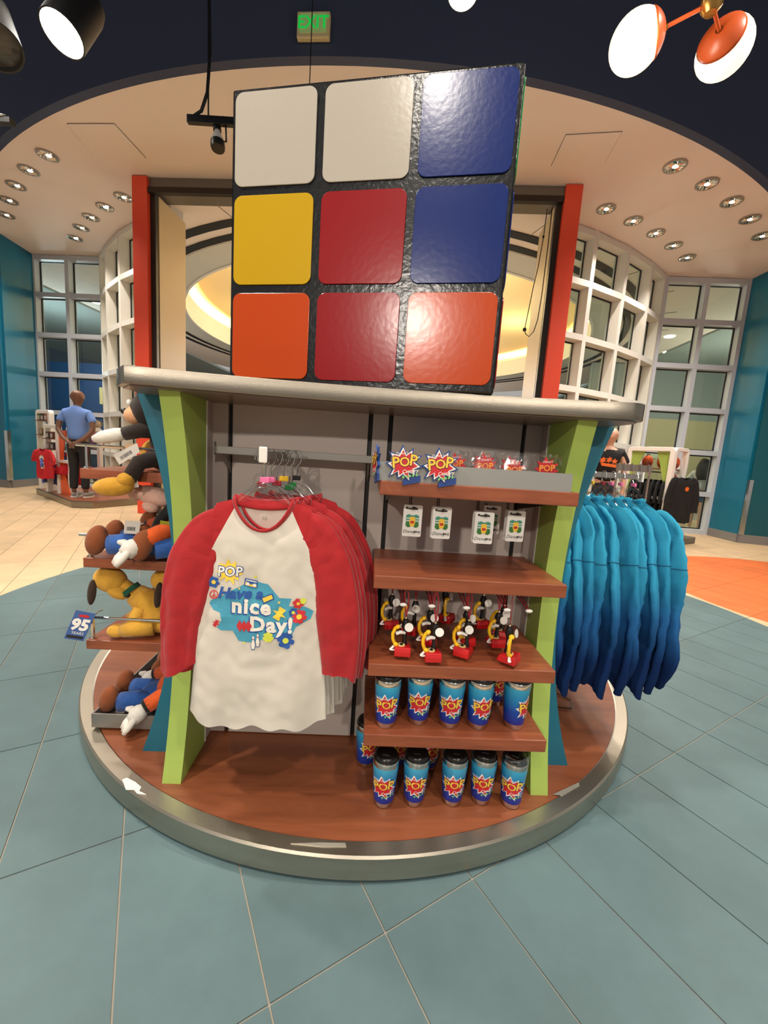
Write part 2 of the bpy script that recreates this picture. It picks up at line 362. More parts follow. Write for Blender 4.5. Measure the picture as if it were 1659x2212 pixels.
def badge(parent, fn, s, cut=None, layer=.0006, blue=False, script=PR_WHITE):
    """the POP star emblem: fn(x, z, offset)"""
    L = lambda k: (lambda x, z: fn(x, z, layer * (k + 1)))
    if blue: sheet('emblem_backing', PR_BLUE, [scaled(STAR, s * 1.16)], L(0), parent, cut)
    sheet('emblem_border', PR_WHITE, [scaled(STAR, s)], L(1), parent, cut)
    sheet('emblem_star', PR_RED, [scaled(STAR, s * .84)], L(2), parent, cut)
    P = text_geo('P', 1., 0, .018); O = text_geo('O', 1., 0, .018)
    put = [(P, (-.52 * s, .02 * s), s * .95, .12), (O, (.02 * s, .10 * s), s * .80, 0), (P, (.55 * s, .22 * s), s * .95, -.06)]
    P2 = text_geo('P', 1., 0, .05); O2 = text_geo('O', 1., 0, .05)
    sheet('emblem_letter_outline', PR_NAVY, [], L(3), parent, None, [(P2, put[0][1], put[0][2], .12), (O2, put[1][1], put[1][2], 0), (P2, put[2][1], put[2][2], -.06)])
    sheet('emblem_letters', PR_YEL, [], L(4), parent, None, put)
    sheet('emblem_script', script, [], L(5), parent, None, [(text_geo("Disney's", 1., .25, .0), (-.18 * s, .62 * s), s * .23, .12)])
    sheet('emblem_word', PR_WHITE if not blue else PR_NAVY, [], L(5), parent, None, [(text_geo('Century', 1., .35, .01), (.38 * s, -.42 * s), s * .30, .14)])
    dm = lambda x, z, r: [(x - r, z), (x, z - r * 1.2), (x + r, z), (x, z + r * 1.2)]
    sheet('emblem_diamonds', PR_GRN, [dm((.0 + .2 * i) * s, (-.80 + .045 * i) * s, .085 * s) for i in range(5)], L(6), parent, None)

# ================================================================== THE SETTING
SOF = 5.25
# ---- floor: 61 x 30.5 cm tiles laid at 30.5 degrees, real joints
TILE = floor_mat(); GROUT = mat('grout', (158, 150, 136), .9)
floor = struct(MB().box(-14, 14, -4, 30, -.06, -.004).build('floor', GROUT))
TA = radians(30.55); dA = Vector((cos(TA), sin(TA), 0)); nA = Vector((-sin(TA), cos(TA), 0))
TW, TL = .304, .607
def tile_mesh(w, l):
    return MB().box(-w / 2, w / 2, -l / 2, l / 2, -.02, 0).mesh('tile', TILE)
tm = tile_mesh(TW - .005, TL - .005)
cand = []
for i in range(-60, 70):
    for j in range(-40, 60):
        c = dA * (.222 + TW * (i + .5)) + nA * (.739 + TL * (j + .5))
        if not (-11.5 < c.x < 11.5 and -2.5 < c.y < 11.5): continue
        vis = 0
        if c.y > .25:
            X, Y, D = proj(c)
            if -90 < X < IMG_W + 90 and 900 < Y < IMG_H + 160 and (c - Vector((ST_O.x, ST_O.y, 0))).length > 1.15: vis = 1
        dd = c.length
        cand.append((0 if vis else 1, dd, c))
cand.sort(key=lambda t: (t[0], t[1]))
rest = MB()
for k, (nv_, dd, c) in enumerate(cand):
    if k < 300 and nv_ == 0: link('tile', tm, floor, c, (0, 0, TA))
    else:
        rest.box(-(TW - .005) / 2, (TW - .005) / 2, -(TL - .005) / 2, (TL - .005) / 2, -.02, 0, Matrix.Translation(c) @ Matrix.Rotation(TA, 4, 'Z'))
o = rest.build('tile_field', TILE, floor, weld=False, recalc=False); o['kind'] = 'stuff'

# ---- ceiling of the shop front: white soffit with a round edge, ring-shaped slots and the lit recess in the lobby
def ring_plate(mb, r0, r1, a0, a1, z0, z1, n):
    P = [polar(r0, a0 + (a1 - a0) * i / n) for i in range(n + 1)]; Q = [polar(r1, a0 + (a1 - a0) * i / n) for i in range(n + 1)]
    for i in range(n):
        q = [P[i], P[i + 1], Q[i + 1], Q[i]]
        mb.add([(x, y, z0) for x, y in q] + [(x, y, z1) for x, y in q], [(0, 1, 2, 3), (7, 6, 5, 4), (0, 4, 5, 1), (1, 5, 6, 2), (2, 6, 7, 3), (3, 7, 4, 0)])
    return mb
ceil = MB(); ring_plate(ceil, 6.55, 10.42, -pi, pi, SOF, SOF + .12, 160)
ceiling = struct(ceil.build('ceiling', OFFW, None)); ceiling.matrix_world = RM_M
LOBC = mat('lobby_ceiling', (198, 196, 186), .8)
for r0, r1, nm in ((7.72, 7.92, 'slot_ring'), (7.34, 7.52, 'slot_ring')):
    ring_plate(MB(), r0, r1, -pi, pi, SOF - .012, SOF - .002, 96).build(nm, BLACK, ceiling)
ring_plate(MB(), 6.56, 7.30, -pi, pi, SOF - .008, SOF - .001, 96).build('ceiling_band', LOBC, ceiling)
ring_plate(MB(), 6.55, 6.62, -pi, pi, SOF - .02, SOF + .62, 96).build('recess_fascia', WHITE, ceiling)
COVE = mat('recess_paint', (250, 226, 170), .8)
MB().lathe([(7.6, 0), (7.6, .04), (0.01, .04), (0.01, 0)], 64, (0, 0, SOF + .9)).build('recess_panel', COVE, ceiling)
for _k in range(6):
    _p = polar(4.4, _k * pi / 3 + .5); lamp('recess_fill', 'POINT', rm(_p[0], _p[1], SOF + .10), 90, (1, .80, .42), None, .6)  # unseen point fills without fixtures, added to brighten the recess panel
ring_plate(MB(), 6.62, 7.6, -pi, pi, SOF + .40, SOF + .42, 64).build('cove_ledge', WHITE, ceiling)
ring_plate(MB(), 7.56, 7.6, -pi, pi, SOF + .42, SOF + .9, 64).build('cove_wall', COVE, ceiling)
ring_plate(MB(), 6.75, 6.85, -pi, pi, SOF + .43, SOF + .46, 64).build('cove_light_strip', mat('cove_light', (255, 214, 120), .5, emit=150, emit_rgb=(255, 205, 120)), ceiling)
# seams of the lobby ceiling boards
SEAM = mat('ceiling_seam', (120, 112, 104), .8)
for k in range(-7, 8):
    a = k * .17 + .05
    p0, p1 = polar(7.95, a), polar(8.5, a)
    MB().tube([(p0[0], p0[1], SOF - .002), (p1[0], p1[1], SOF - .002)], .008, 4).build('ceiling_seam', SEAM, ceiling)
# access hatches let into the soffit
for (pa, pb, pc, pd) in (((144, 266), (247, 266), (316, 341), (205, 341)), ((1222, 290), (1345, 283), (1307, 350), (1190, 358))):
    q = [RM_M.inverted() @ at_z(x, y, SOF) for x, y in (pa, pb, pc, pd)]
    c = sum(q, Vector()) / 4
    h = MB().add([Vector((p.x, p.y, SOF - .006)) for p in q] + [Vector((p.x, p.y, SOF)) for p in q], [(0, 1, 2, 3), (0, 4, 5, 1), (1, 5, 6, 2), (2, 6, 7, 3), (3, 7, 4, 0)]).build('hatch_gap', SEAM, ceiling)
    q2 = [c + (p - c) * .985 for p in q]
    MB().add([Vector((p.x, p.y, SOF - .010)) for p in q2] + [Vector((p.x, p.y, SOF - .004)) for p in q2], [(0, 1, 2, 3), (0, 4, 5, 1), (1, 5, 6, 2), (2, 6, 7, 3), (3, 7, 4, 0)]).build('access_hatch', OFFW, ceiling)

# navy fascia above the soffit and the dark shop ceiling
fa = MB()
ring_plate(fa, 10.42, 10.52, -1.15, 1.15, SOF - .0, 7.6, 120)
wall_front = struct(fa.build('wall_fascia', NAVY)); wall_front.matrix_world = RM_M
struct(MB().box(-14, 14, -6, 12, 7.6, 7.7).build('ceiling_shop', NAVY))

# recessed downlights, two arcs on each side
REFL = mat('reflector', (200, 192, 182), .12, 1.); BULB = mat('downlight_bulb', (255, 240, 220), .3, emit=2.5); TRIMR = mat('downlight_trim', (150, 136, 122), .4)
BULBON = mat('downlight_bulb_bright', (255, 250, 240), .4, emit=14)
def downlight(loc, label, bright):
    t = thing('recessed_downlight', label, 'downlight', loc, 0, 'downlights in the white soffit')
    MB().lathe([(.118, -.014), (.14, -.012), (.14, 0), (.118, 0), (.118, -.014)], 24).build('trim_ring', TRIMR, t, smooth=True)
    rf = MB(); rf.grid(24, 4, lambda i, j: ((.118, .09, .055, .03)[j] * cos(2 * pi * i / 24), (.118, .09, .055, .03)[j] * sin(2 * pi * i / 24), (-.012, -.007, -.004, -.003)[j] + (.006 if (i + j) % 2 else -.004) * (0 < j < 3)), True)
    rf.build('reflector', REFL, t)
    MB().ell((.012, .01, -.006), (.040, .030, .008), None, 12, 6).build('bulb', BULBON if bright else BULB, t, smooth=True)
    return t
side = {-1: 'left', 1: 'right'}; rank = ['nearest the cube', 'second from the cube', 'middle one', 'fourth from the cube', 'farthest from the cube']
for s in (-1, 1):
    for ri, r in ((0, 10.06), (1, 9.02)):
        for k in range(5):
            a = radians(25.8 + 4 * k) * s; x, y = polar(r, a)
            downlight(rm(x, y, SOF - .001), 'recessed downlight, %s, %s row, %s side of the soffit' % (rank[k], ('outer', 'inner')[ri], side[s]), (s == -1 and ri == 1 and k in (1, 4)))

# ---- glass shop front
GB = [i * .878 for i in range(7)]
def window_group(name, cols, depth, mm, group_pos):
    """cols: plan points (a, b) of the mullion faces with outward normals towards the shop"""
    root = bpy.data.objects.new(name, None); COL.objects.link(root); root.matrix_world = RM_M; struct(root)
    for i, ((x, y), (nx, ny)) in enumerate(cols):
        t = atan2(ny, nx)
        Mx = Matrix.Translation((x, y, 0)) @ Matrix.Rotation(t, 4, 'Z')
        MB().box(-depth, 0, -.045, .045, 0, SOF, Mx).build('mullion', mm, root)
    for i in range(len(cols) - 1):
        (x0, y0), n0 = cols[i]; (x1, y1), n1 = cols[i + 1]
        dx, dy = x1 - x0, y1 - y0; L = sqrt(dx * dx + dy * dy); t = atan2(dy, dx); mx_, my_ = (x0 + x1) / 2, (y0 + y1) / 2
        nx, ny = (n0[0] + n1[0]) / 2, (n0[1] + n1[1]) / 2; sgn = 1 if (-sin(t) * nx + cos(t) * ny) > 0 else -1
        Mx = Matrix.Translation((mx_, my_, 0)) @ Matrix.Rotation(t, 4, 'Z')
        y_0, y_1 = (-depth, 0) if sgn > 0 else (0, depth)
        for z in GB[0:7]:
            zz = min(max(z, .05), SOF - .06)
            MB().box(-L / 2 + .045, L / 2 - .045, y_0 + (.02 if sgn > 0 else 0), y_1 - (0 if sgn > 0 else .02), zz - .05, zz + .05, Mx).build('transom', mm, root)
        yg = (-depth + .05) * sgn
        for k in range(6):
            z0, z1 = GB[k] + .05, GB[k + 1] - .05
            if k == 0: z0 += .05
            if k == 5: z1 -= .07
            pn = MB().box(-L / 2 + .06, L / 2 - .06, yg - .004, yg + .004, z0, z1, Mx).build('pane', GLASS, root)
            g = MB(); W = L / 2 - .045
            g.box(-W, -W + .022, yg - .012, yg + .012, z0, z1, Mx); g.box(W - .022, W, yg - .012, yg + .012, z0, z1, Mx)
            g.box(-W + .022, W - .022, yg - .012, yg + .012, z0, z0 + .022, Mx); g.box(-W + .022, W - .022, yg - .012, yg + .012, z1 - .022, z1, Mx)
            g.build('gasket', GASKET, pn)
    return root
def on_drum(a): x, y = polar(8.55, a); return ((x, y), (sin(a), -cos(a)))
angs = [22.4, 28.4, 34.4, 40.4, 45.0]
window_group('window_1', [on_drum(-radians(a)) for a in angs], .24, MULL, 0)
window_group('window_2', [on_drum(radians(a)) for a in angs], .24, MULL, 0)
window_group('window_3', [((-7.72, -5.97), (0, -1)), ((-6.90, -5.97), (0, -1)), ((-6.07, -5.97), (0, -1))], .2, MULLG, 0)
window_group('window_4', [((6.12, -5.97), (0, -1)), ((6.93, -5.97), (0, -1)), ((7.72, -5.97), (0, -1))], .2, MULLG, 0)

# ---- red portal with tan reveals and a roller-shutter head
portal = bpy.data.objects.new('door_1', None); COL.objects.link(portal); portal.matrix_world = RM_M; struct(portal)
for s in (-1, 1):
    MB().box(min(s * 3.13, s * 3.37), max(s * 3.13, s * 3.37), -8.68, -8.30, 0, SOF - .01).build('door_jamb', REDJ, portal, bevel=.006)
    MB().box(min(s * 3.045, s * 3.13), max(s * 3.045, s * 3.13), -8.60, -8.54, 0, SOF - .06).build('shutter_guide', DKBRONZE, portal)
    MB().box(min(s * 3.05, s * 3.16), max(s * 3.05, s * 3.16), -8.50, -7.75, 0, 5.05).build('reveal_panel', TAN, portal)
MB().box(-3.13, 3.13, -8.62, -8.2, 5.10, SOF - .004).build('shutter_housing', mat('shutter_grey', (120, 114, 106), .4, .5), portal)
MB().box(-3.13, 3.13, -8.66, -8.58, 5.02, 5.10).build('shutter_bar', DKBRONZE, portal)
cord = thing('pull_cord', 'thin black loop of cord hanging beside the right red jamb', 'cord', rm(2.86, -8.52, 0), RM_YAW)
pts = [(.08, 0, 5.0), (.07, 0, 4.6), (.04, 0, 4.2), (.0, 0, 3.9), (-.03, 0, 3.6), (-.06, 0, 3.30), (-.04, 0, 3.24), (.02, 0, 3.2), (.08, 0, 3.28), (.12, 0, 3.45), (.14, 0, 3.8), (.15, 0, 4.5), (.15, 0, 5.0)]
MB().tube(pts, .007, 5).build('cord_loop', PLAST_B, cord, smooth=True)
MB().ell((-.06, 0, 3.30), (.03, .03, .03), None, 10, 6).build('cord_weight', PLAST_B, cord, smooth=True)
MB().ell((.068, 0, 4.62), (.018, .018, .022), None, 10, 6).build('cord_bead', PLAST_B, cord, smooth=True)

# ---- teal piers at both ends of the shop front
def wall_run(name, pts, mats, base=True):
    root = None
    for i in range(len(pts) - 1):
        (x0, y0), (x1, y1) = pts[i], pts[i + 1]
        L = sqrt((x1 - x0) ** 2 + (y1 - y0) ** 2); t = atan2(y1 - y0, x1 - x0); Mx = Matrix.Translation((x0, y0, 0)) @ Matrix.Rotation(t, 4, 'Z')
        nm = name + ('' if i == 0 else '_%d' % i)
        o = MB().box(-.0, L, -.05, .05, 0, SOF, Mx).build(nm, mats[i]); o.matrix_world = RM_M; struct(o)
        MB().box(-.02, L + .02, -.062, .062, 0, .17, Mx).build('baseboard', BASEBD, o)
        yield o
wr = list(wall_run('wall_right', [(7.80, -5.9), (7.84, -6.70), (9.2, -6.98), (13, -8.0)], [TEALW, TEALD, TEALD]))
wl = list(wall_run('wall_left', [(-7.78, -5.9), (-7.62, -6.85), (-8.15, -6.80)], [TEALW, TEALW]))
for w_, (x, y) in ((wr[0], (7.84, -6.72)), (wl[0], (-7.6, -6.87))):
    MB().box(x - .035, x + .035, y - .05, y + .03, .17, 1.25).build('corner_guard', CHROME, w_)
# colourful opening at the far left edge
cp = thing('painted_opening', 'lime and aqua painted door opening at the left edge of the shop', 'doorway', rm(-8.44, -6.85, 0), RM_YAW)
MB().box(-.14, .14, -.10, .10, .0, 3.35).build('lime_post', mat('lime_paint', (170, 205, 40), .5), cp)
MB().box(.15, .25, -.12, .10, .0, 3.35).build('aqua_post', mat('aqua_paint', (40, 150, 170), .4), cp)
MB().box(-2.2, .25, -.14, .10, 3.36, 3.7).build('aqua_header', mat('aqua_header_paint', (60, 160, 140), .5), cp)
MB().box(-2.2, .2, -.16, .10, 3.72, 4.1).build('orange_header', mat('orange_header_paint', (220, 90, 50), .5), cp)

# ---- the lobby behind the glass
BEIGE = mat('lobby_beige', (196, 182, 140), .7); BLUEG = mat('lobby_blue_grey', (88, 98, 116), .7)
def rbox(name, m, a0, a1, b0, b1, z0, z1):
    o = MB().box(a0, a1, b0, b1, z0, z1).build(name, m); o.matrix_world = RM_M; return o
LGREY = mat('lobby_grey_ceiling', (150, 158, 154), .8)
struct(rbox('wall_lobby', BLUEG, -16, 16, 14, 14.2, 0, 4.2))
struct(rbox('trim_1', LOBC, -16, 16, 13.9, 14.0, 4.2, 5.2))
struct(rbox('wall_lobby_left', NAVY2, -16, -8.2, -.6, -.4, 0, 3.9))
struct(rbox('wall_lobby_right', BEIGE, 7.6, 16, 1.0, 1.2, 0, 3.3))
struct(rbox('trim_2', LGREY, 7.6, 16, 1.0, 1.2, 3.3, 5.2))
struct(rbox('ceiling_lobby_left', LGREY, -16, -9.2, -5.8, 14, SOF - .05, SOF + .05))
struct(rbox('ceiling_lobby_right', LGREY, 9.2, 16, -5.8, 14, SOF - .05, SOF + .05))
struct(rbox('wall_lobby_end', BLUEG, -16.2, -16, -6, 14, 0, SOF)); struct(rbox('wall_lobby_far', BEIGE, 16, 16.2, -6, 14, 0, SOF))
struct(rbox('wall_curved_soffit', LGREY, -8.0, -5.6, -1.6, -1.4, 2.7, 3.6))
pn = thing('wall_panel', 'tan wall panel above the restroom sign behind the left window', 'panel', rm(-10.1, -.72, 0), RM_YAW)
MB().box(-.36, .3, 0, .1, 2.45, 3.05).build('panel_board', mat('tan_panel', (206, 178, 116), .6), pn)
sg = thing('restroom_sign', 'dark square restroom sign with two white figures in a ring', 'sign', rm(-9.95, -1.0, 1.75), RM_YAW - .5)
MB().box(-.3, .3, -.02, .02, 0, .62).build('sign_plate', mat('sign_dark', (26, 62, 74), .5), sg, bevel=.01)
MB().box(-.28, -.22, .02, .5, .28, .34).build('sign_arm', DKBRONZE, sg)
sf = lambda x, z: (x, -.024, z)
ring = [(.2 * cos(2 * pi * i / 32), .31 + .2 * sin(2 * pi * i / 32)) for i in range(32)]
MB().lathe([(.19, -.002), (.21, -.002), (.21, .002), (.19, .002), (.19, -.002)], 28, (0, -.024, .31), Matrix.Rotation(pi / 2, 4, 'X')).build('sign_ring', PR_WHITE, sg)
for x in (-.07, .07):
    sheet('sign_figure', PR_WHITE, [disc((x, .42), .028, 12), [(x - .05, .38), (x + .05, .38), (x + .04, .28), (x + .03, .2), (x - .03, .2), (x - .04, .28)]], sf, sg)
for i, (a, b) in enumerate(((-8.6, -3.0), (-8.9, -2.0), (-7.6, -2.3), (-9.1, -1.2), (8.4, -2.2), (9.3, -.6))):
    o = MB().lathe([(.0, 0), (.13, 0), (.13, .02), (0, .02)], 20).build('lobby_light', mat('lobby_lamp', (255, 246, 230), .4, emit=9)); o.matrix_world = RM_M @ Matrix.Translation((a, b, SOF - .021))
    tag(o, ('round ceiling light seen through the left window, %s' % ['nearest', 'second', 'right one', 'farthest'][i]) if i < 4 else 'round ceiling light seen through the right window, %s one' % ('near' if i == 4 else 'far'), 'ceiling light', 'lobby ceiling lights')
lp = thing('lit_panel', 'glowing pale yellow menu panel behind the right window', 'light panel', rm(8.5, .9, 0), RM_YAW)
MB().box(-.55, .9, -.04, .05, 1.5, 2.35).build('panel_glow', mat('lit_panel', (240, 226, 150), .5, emit=1.1), lp)
MB().box(-.62, .97, -.02, .06, 2.35, 2.43).build('panel_top', WHITE, lp)
MB().box(-.62, -.55, -.02, .06, 1.4, 2.35).build('panel_side', WHITE, lp)
ps = thing('wall_poster', 'pale poster on the beige wall behind the right window', 'poster', rm(10.1, .96, 1.85), RM_YAW)
MB().box(-.25, .25, -.01, .02, 0, .4).build('poster_sheet', mat('poster_pale', (216, 220, 190), .6), ps)
MB().box(-.27, .27, .0, .03, -.02, .42).build('poster_frame', WHITE, ps)
hd = thing('coloured_stripes_panel', 'small striped green, orange and blue panel left of the glowing menu panel', 'panel', rm(7.55, .5, 0), RM_YAW)
for k, (c, z) in enumerate((((60, 130, 110), 2.15), ((214, 110, 60), 1.95), ((70, 150, 170), 1.7))):
    MB().box(-.2, .2, -.02, .02, z, z + (.3 if k != 1 else .18)).build('stripe', mat('stripe_%d' % k, c, .5), hd)
lamp('lobby_fill_left', 'POINT', rm(-10.2, -2.8, 3.4), 280, (.86, .94, 1), None, .4)  # this and the next three: unseen fills added in mid-air to brighten the lobby
lamp('lobby_fill_right', 'POINT', rm(10.5, -2.6, 3.2), 260, (1, .93, .8), None, .4)
lamp('lobby_fill_far', 'POINT', rm(0, 8, 3.6), 700, (.8, .9, 1), None, .5)
lamp('lobby_fill_centre', 'POINT', rm(0, -3, 3.4), 330, (1, .95, .85), None, .5)

# ================================================================== THE ROUND DISPLAY STAND
ZB, ZS0, ZS1 = .088, 1.395, 1.445
stand = thing('display_stand', 'round wood and steel shop display stand with lime and teal fins', 'display stand', ST_O, ST_YAW)
RB = 1.492
deck = MB().lathe([(0.001, .02), (RB - .055, .02), (RB - .055, ZB - .004), (0.001, ZB - .004)], 128).build('deck', WOOD_T, stand)
kerb = MB().lathe([(RB - .055, .012), (RB, .012), (RB, ZB - .006), (RB - .006, ZB), (RB - .05, ZB), (RB - .055, ZB - .005), (RB - .055, .012)], 160).build('kerb', KSTEEL, stand, smooth=True)
MB().lathe([(RB - .03, 0), (RB - .03, .014), (RB - .2, .014), (RB - .2, 0), (RB - .03, 0)], 96).build('plinth', PLAST_B, stand)
# torn white film and lighter, shinier patches on the kerb
film = mat('torn_film', (238, 236, 226), .4)
def kerb_patch(px, nm, m):
    q = [ST_M.inverted() @ at_z(x, y, ZB + .0015) for x, y in px]
    MB().prism([(p.x, p.y) for p in q], lambda a, b, t: (a, b, t), ZB + .0004, ZB + .002).build(nm, m, kerb)
kerb_patch([(264, 1684), (274, 1680), (292, 1689), (305, 1700), (301, 1709), (316, 1716), (296, 1714), (290, 1706), (272, 1706)], 'torn_film', film)
kerb_patch([(628, 1822), (700, 1829), (748, 1829), (746, 1821), (690, 1820)], 'bright_patch', mat('bright_patch', (226, 220, 206), .25, .7))
kerb_patch([(1195, 1716), (1250, 1690), (1252, 1697), (1215, 1718)], 'bright_patch', mat('bright_patch', (226, 220, 206), .25, .7))

def tz(z): return ((z - .742) / .654) ** 2
ZN = [ZB - .006 + (ZS0 - ZB + .004) * i / 22 for i in range(23)]
for sv in (-1, 1):
    for su in (-1, 1):
        poly = [(su * .6735, ZN[0]), ] + [(su * (.70 + .117 * tz(z)), z) for z in ZN] + [(su * .6735, ZN[-1])]
        MB().prism(poly, lambda p, q, t: (p, t, q), sv * 1.10, sv * 1.045).build('teal_fin', TEAL, stand)
        poly = [(sv * 1.045, ZN[0])] + [(sv * (1.148 + .098 * tz(z)), z) for z in ZN] + [(sv * 1.045, ZN[-1])]
        MB().prism(poly, lambda p, q, t: (t, p, q), su * .610, su * .673).build('lime_fin', GREEN, stand)
        MB().box(min(su * .612, su * .66), max(su * .612, su * .66), min(sv * .90, sv * 1.045), max(sv * .90, sv * 1.045), ZB, ZS0).build('side_return', GREY, stand)
        MB().box(min(su * .608, su * .612), max(su * .608, su * .612), min(sv * 1.036, sv * 1.045), max(sv * 1.036, sv * 1.045), ZB, ZS0).build('edge_trim', WHITE, stand)
# front wall: panels between black slotted uprights
UP = [-.549, -.036, .039, .543]
ed = [-.612] + UP + [.612]
for i in range(5):
    x0 = ed[i] + (.0085 if i else 0); x1 = ed[i + 1] - (.0085 if i < 4 else 0)
    MB().box(x0, x1, -.98, -.95, ZB, ZS0).build('wall_panel', GREY, stand)
    MB().box(x0, x1, .95, .98, ZB, ZS0).build('wall_panel', GREY, stand)
for u in UP:
    MB().box(u - .0085, u + .0085, -.968, -.95, ZB, ZS0).build('slotted_upright', BLACK, stand)
for su in (-1, 1):
    MB().box(min(su * .60, su * .625), max(su * .60, su * .625), -.94, .94, ZB, ZS0).build('side_panel', GREY, stand)
# concave steel-edged top
def slab_outline(k=1.):
    pts = []
    for i in range(25):
        u = -.735 + 1.47 * i / 24; pts.append((u, -1.245 - .068 * (u / .735) ** 2))
    for i in range(1, 8): a = -pi / 2 + pi / 2 * i / 8; pts.append((.735 + .065 * cos(a), -1.248 + .065 * sin(a)))
    for i in range(25):
        v = -1.235 + 2.47 * i / 24; pts.append((.785 + .015 * (v / 1.235) ** 2, v))
    half = pts[:]
    pts = half[:25] + half[25:32] + half[32:]
    back = [(-x, -y) for x, y in half]
    return [(x * k, y * k) for x, y in pts + back]
so = slab_outline()
top = MB().prism(so, lambda p, q, t: (p, q, t), ZS0, ZS1).build('top_slab', STEEL, stand, smooth=True, bevel=.003)
MB().prism(slab_outline(.988), lambda p, q, t: (p, q, t), ZS0 - .004, ZS0).build('underside', mat('underside_laminate', (120, 104, 92), .3), top)
# front shelves
SH = [1.170, .885, .602, .362]
for z in SH:
    MB().box(.003, .597, -1.335, -.981, z - .042, z).build('shelf', WOOD_S, stand, bevel=.003)
    for u in (.039, .543):
        MB().prism([(-.98, z - .042), (-1.25, z - .042), (-1.25, z - .05), (-.98, z - .10)], lambda p, q, t: (t, p, q), u - .0025, u + .0025).build('shelf_bracket', PLAST_B, stand)
# hang rail with brackets and the straight arm the shirts hang on
MB().box(-.575, -.012, -1.062, -1.050, 1.211, 1.238).build('hang_rail', GREYMETAL, stand, bevel=.002)
for u in UP[:2]:
    MB().prism([(-.97, 1.238), (-1.05, 1.238), (-1.05, 1.211), (-.97, 1.14)], lambda p, q, t: (t, p, q), u - .004, u + .004).build('rail_bracket', GREYMETAL, stand)
MB().box(-.578, -.574, -1.064, -1.048, 1.208, 1.252).build('rail_end', GREYMETAL, stand)
AU = -.335
MB().box(AU - .006, AU + .006, -1.335, -1.062, 1.208, 1.232).build('straight_arm', GREYMETAL, stand)
MB().box(AU - .012, AU + .012, -1.342, -1.335, 1.198, 1.244).build('arm_cap', PLAST_W, stand, bevel=.004)
# left side: three shelves with chrome guard rails and a grey tray
LS = [1.125, .792, .467]
for z in LS:
    MB().box(-1.077, -.626, -1.005, 1.005, z - .037, z).build('shelf', WOOD_S, stand, bevel=.003)
    MB().tube([(-1.10, -.985, z + .083), (-.70, -.985, z + .083)], .0055, 8).build('guard_rail', CHROME, stand, smooth=True)
    MB().tube([(-1.10, .985, z + .083), (-.70, .985, z + .083)], .0055, 8).build('guard_rail', CHROME, stand, smooth=True)
    for v in (-.985, .985):
        MB().tube([(-1.062, v, z), (-1.062, v, z + .083)], .006, 8).add(*(lambda m: (m.v, m.f))(MB().lathe([(.012, 0), (.012, .004), (.006, .006)], 10, (-1.062, v, z)))).build('guard_post', CHROME, stand, smooth=True)
tray_l = thing('floor_tray', 'long grey tray of plush toys on the deck at the left', 'tray', st(-.86, -1.0, ZB + .01), ST_YAW)
tr = MB(); tr.box(-.21, .19, 0, 1.5, 0, .006); tr.box(-.21, -.204, 0, 1.5, .006, .058); tr.box(.184, .19, 0, 1.5, .006, .058); tr.box(-.204, .184, 0, .006, .006, .058); tr.box(-.204, .184, 1.494, 1.5, .006, .058)
tr.build('tray_pan', GREYMETAL, tray_l)
# right side: straight arm for the sweatshirts
MB().box(.625, 1.29, -.586, -.574, 1.208, 1.234).build('straight_arm', GREYMETAL, stand)
MB().box(1.29, 1.298, -.594, -.566, 1.198, 1.246).build('arm_cap', PLAST_W, stand)
MB().tube([(.80, -.72, ZB), (1.02, -.73, ZB), (1.05, -.66, ZB), (1.0, -.6, ZB), (.9, -.4, ZB)], .0022, 5).build('loose_wire', PLAST_B, stand, smooth=True)

# ================================================================== GIANT PUZZLE CUBE
CS = .868; CY = radians(-9.99)
bl = Vector((-.551, 1.406)); U2 = Vector((cos(CY), sin(CY))); B2 = Vector((-sin(CY), cos(CY)))
cc = bl + U2 * CS / 2 + B2 * CS / 2
cube = thing('puzzle_cube', 'giant scrambled colour puzzle cube standing on the steel top', 'puzzle cube', (cc.x, cc.y, ZS1), CY)
CZ0 = .012
CB = mat('cube_black', (10, 10, 11), .22, bump=.5, bump_scale=70)
MB().box(-CS / 2, CS / 2, -CS / 2, CS / 2, .001, CZ0 + CS).build('cube_body', CB, cube, bevel=.006)
SC = {'w': (166, 159, 147), 'b': (8, 32, 96), 'y': (178, 142, 9), 'r': (130, 11, 16), 'o': (172, 60, 7), 'g': (20, 120, 60)}
SM = {k: mat('sticker_' + k, c, .2, bump=.12, bump_scale=60, spec=.4) for k, c in SC.items()}
h = CS / 3 * .912 / 2; r = .026
rr = []
for cx_, cy_, a0 in ((h - r, h - r, 0), (-h + r, h - r, pi / 2), (-h + r, -h + r, pi), (h - r, -h + r, 1.5 * pi)):
    rr += [(cx_ + r * cos(a0 + pi / 2 * i / 6), cy_ + r * sin(a0 + pi / 2 * i / 6)) for i in range(7)]
sm_me = {k: MB().prism(rr, lambda p, q, t: (p, t, q), 0, -.004).mesh('sticker', m, bevel=.0012) for k, m in SM.items()}
faces = {0: ['ork'.replace('k', 'o'), 'yrb', 'wwb'], 1: ['rgy', 'bwo', 'gyr'], 2: ['yob', 'gro', 'wyg'], 3: ['bgw', 'oyr', 'rbg']}
for fi, rows in faces.items():
    for j in range(3):
        for i in range(3):
            Mf = Matrix.Rotation(fi * pi / 2, 4, 'Z') @ Matrix.Translation(((i - 1) * CS / 3, -CS / 2 - .0005, CZ0 + (j + .5) * CS / 3))
            o = link('sticker', sm_me[rows[j][i]], cube); o.matrix_local = Mf
for j in range(3):
    for i in range(3):
        o = link('sticker', sm_me['gwobryygw'[3 * j + i]], cube)
        o.matrix_local = Matrix.Translation(((i - 1) * CS / 3, (j - 1) * CS / 3, CZ0 + CS + .0005)) @ Matrix.Rotation(-pi / 2, 4, 'X')

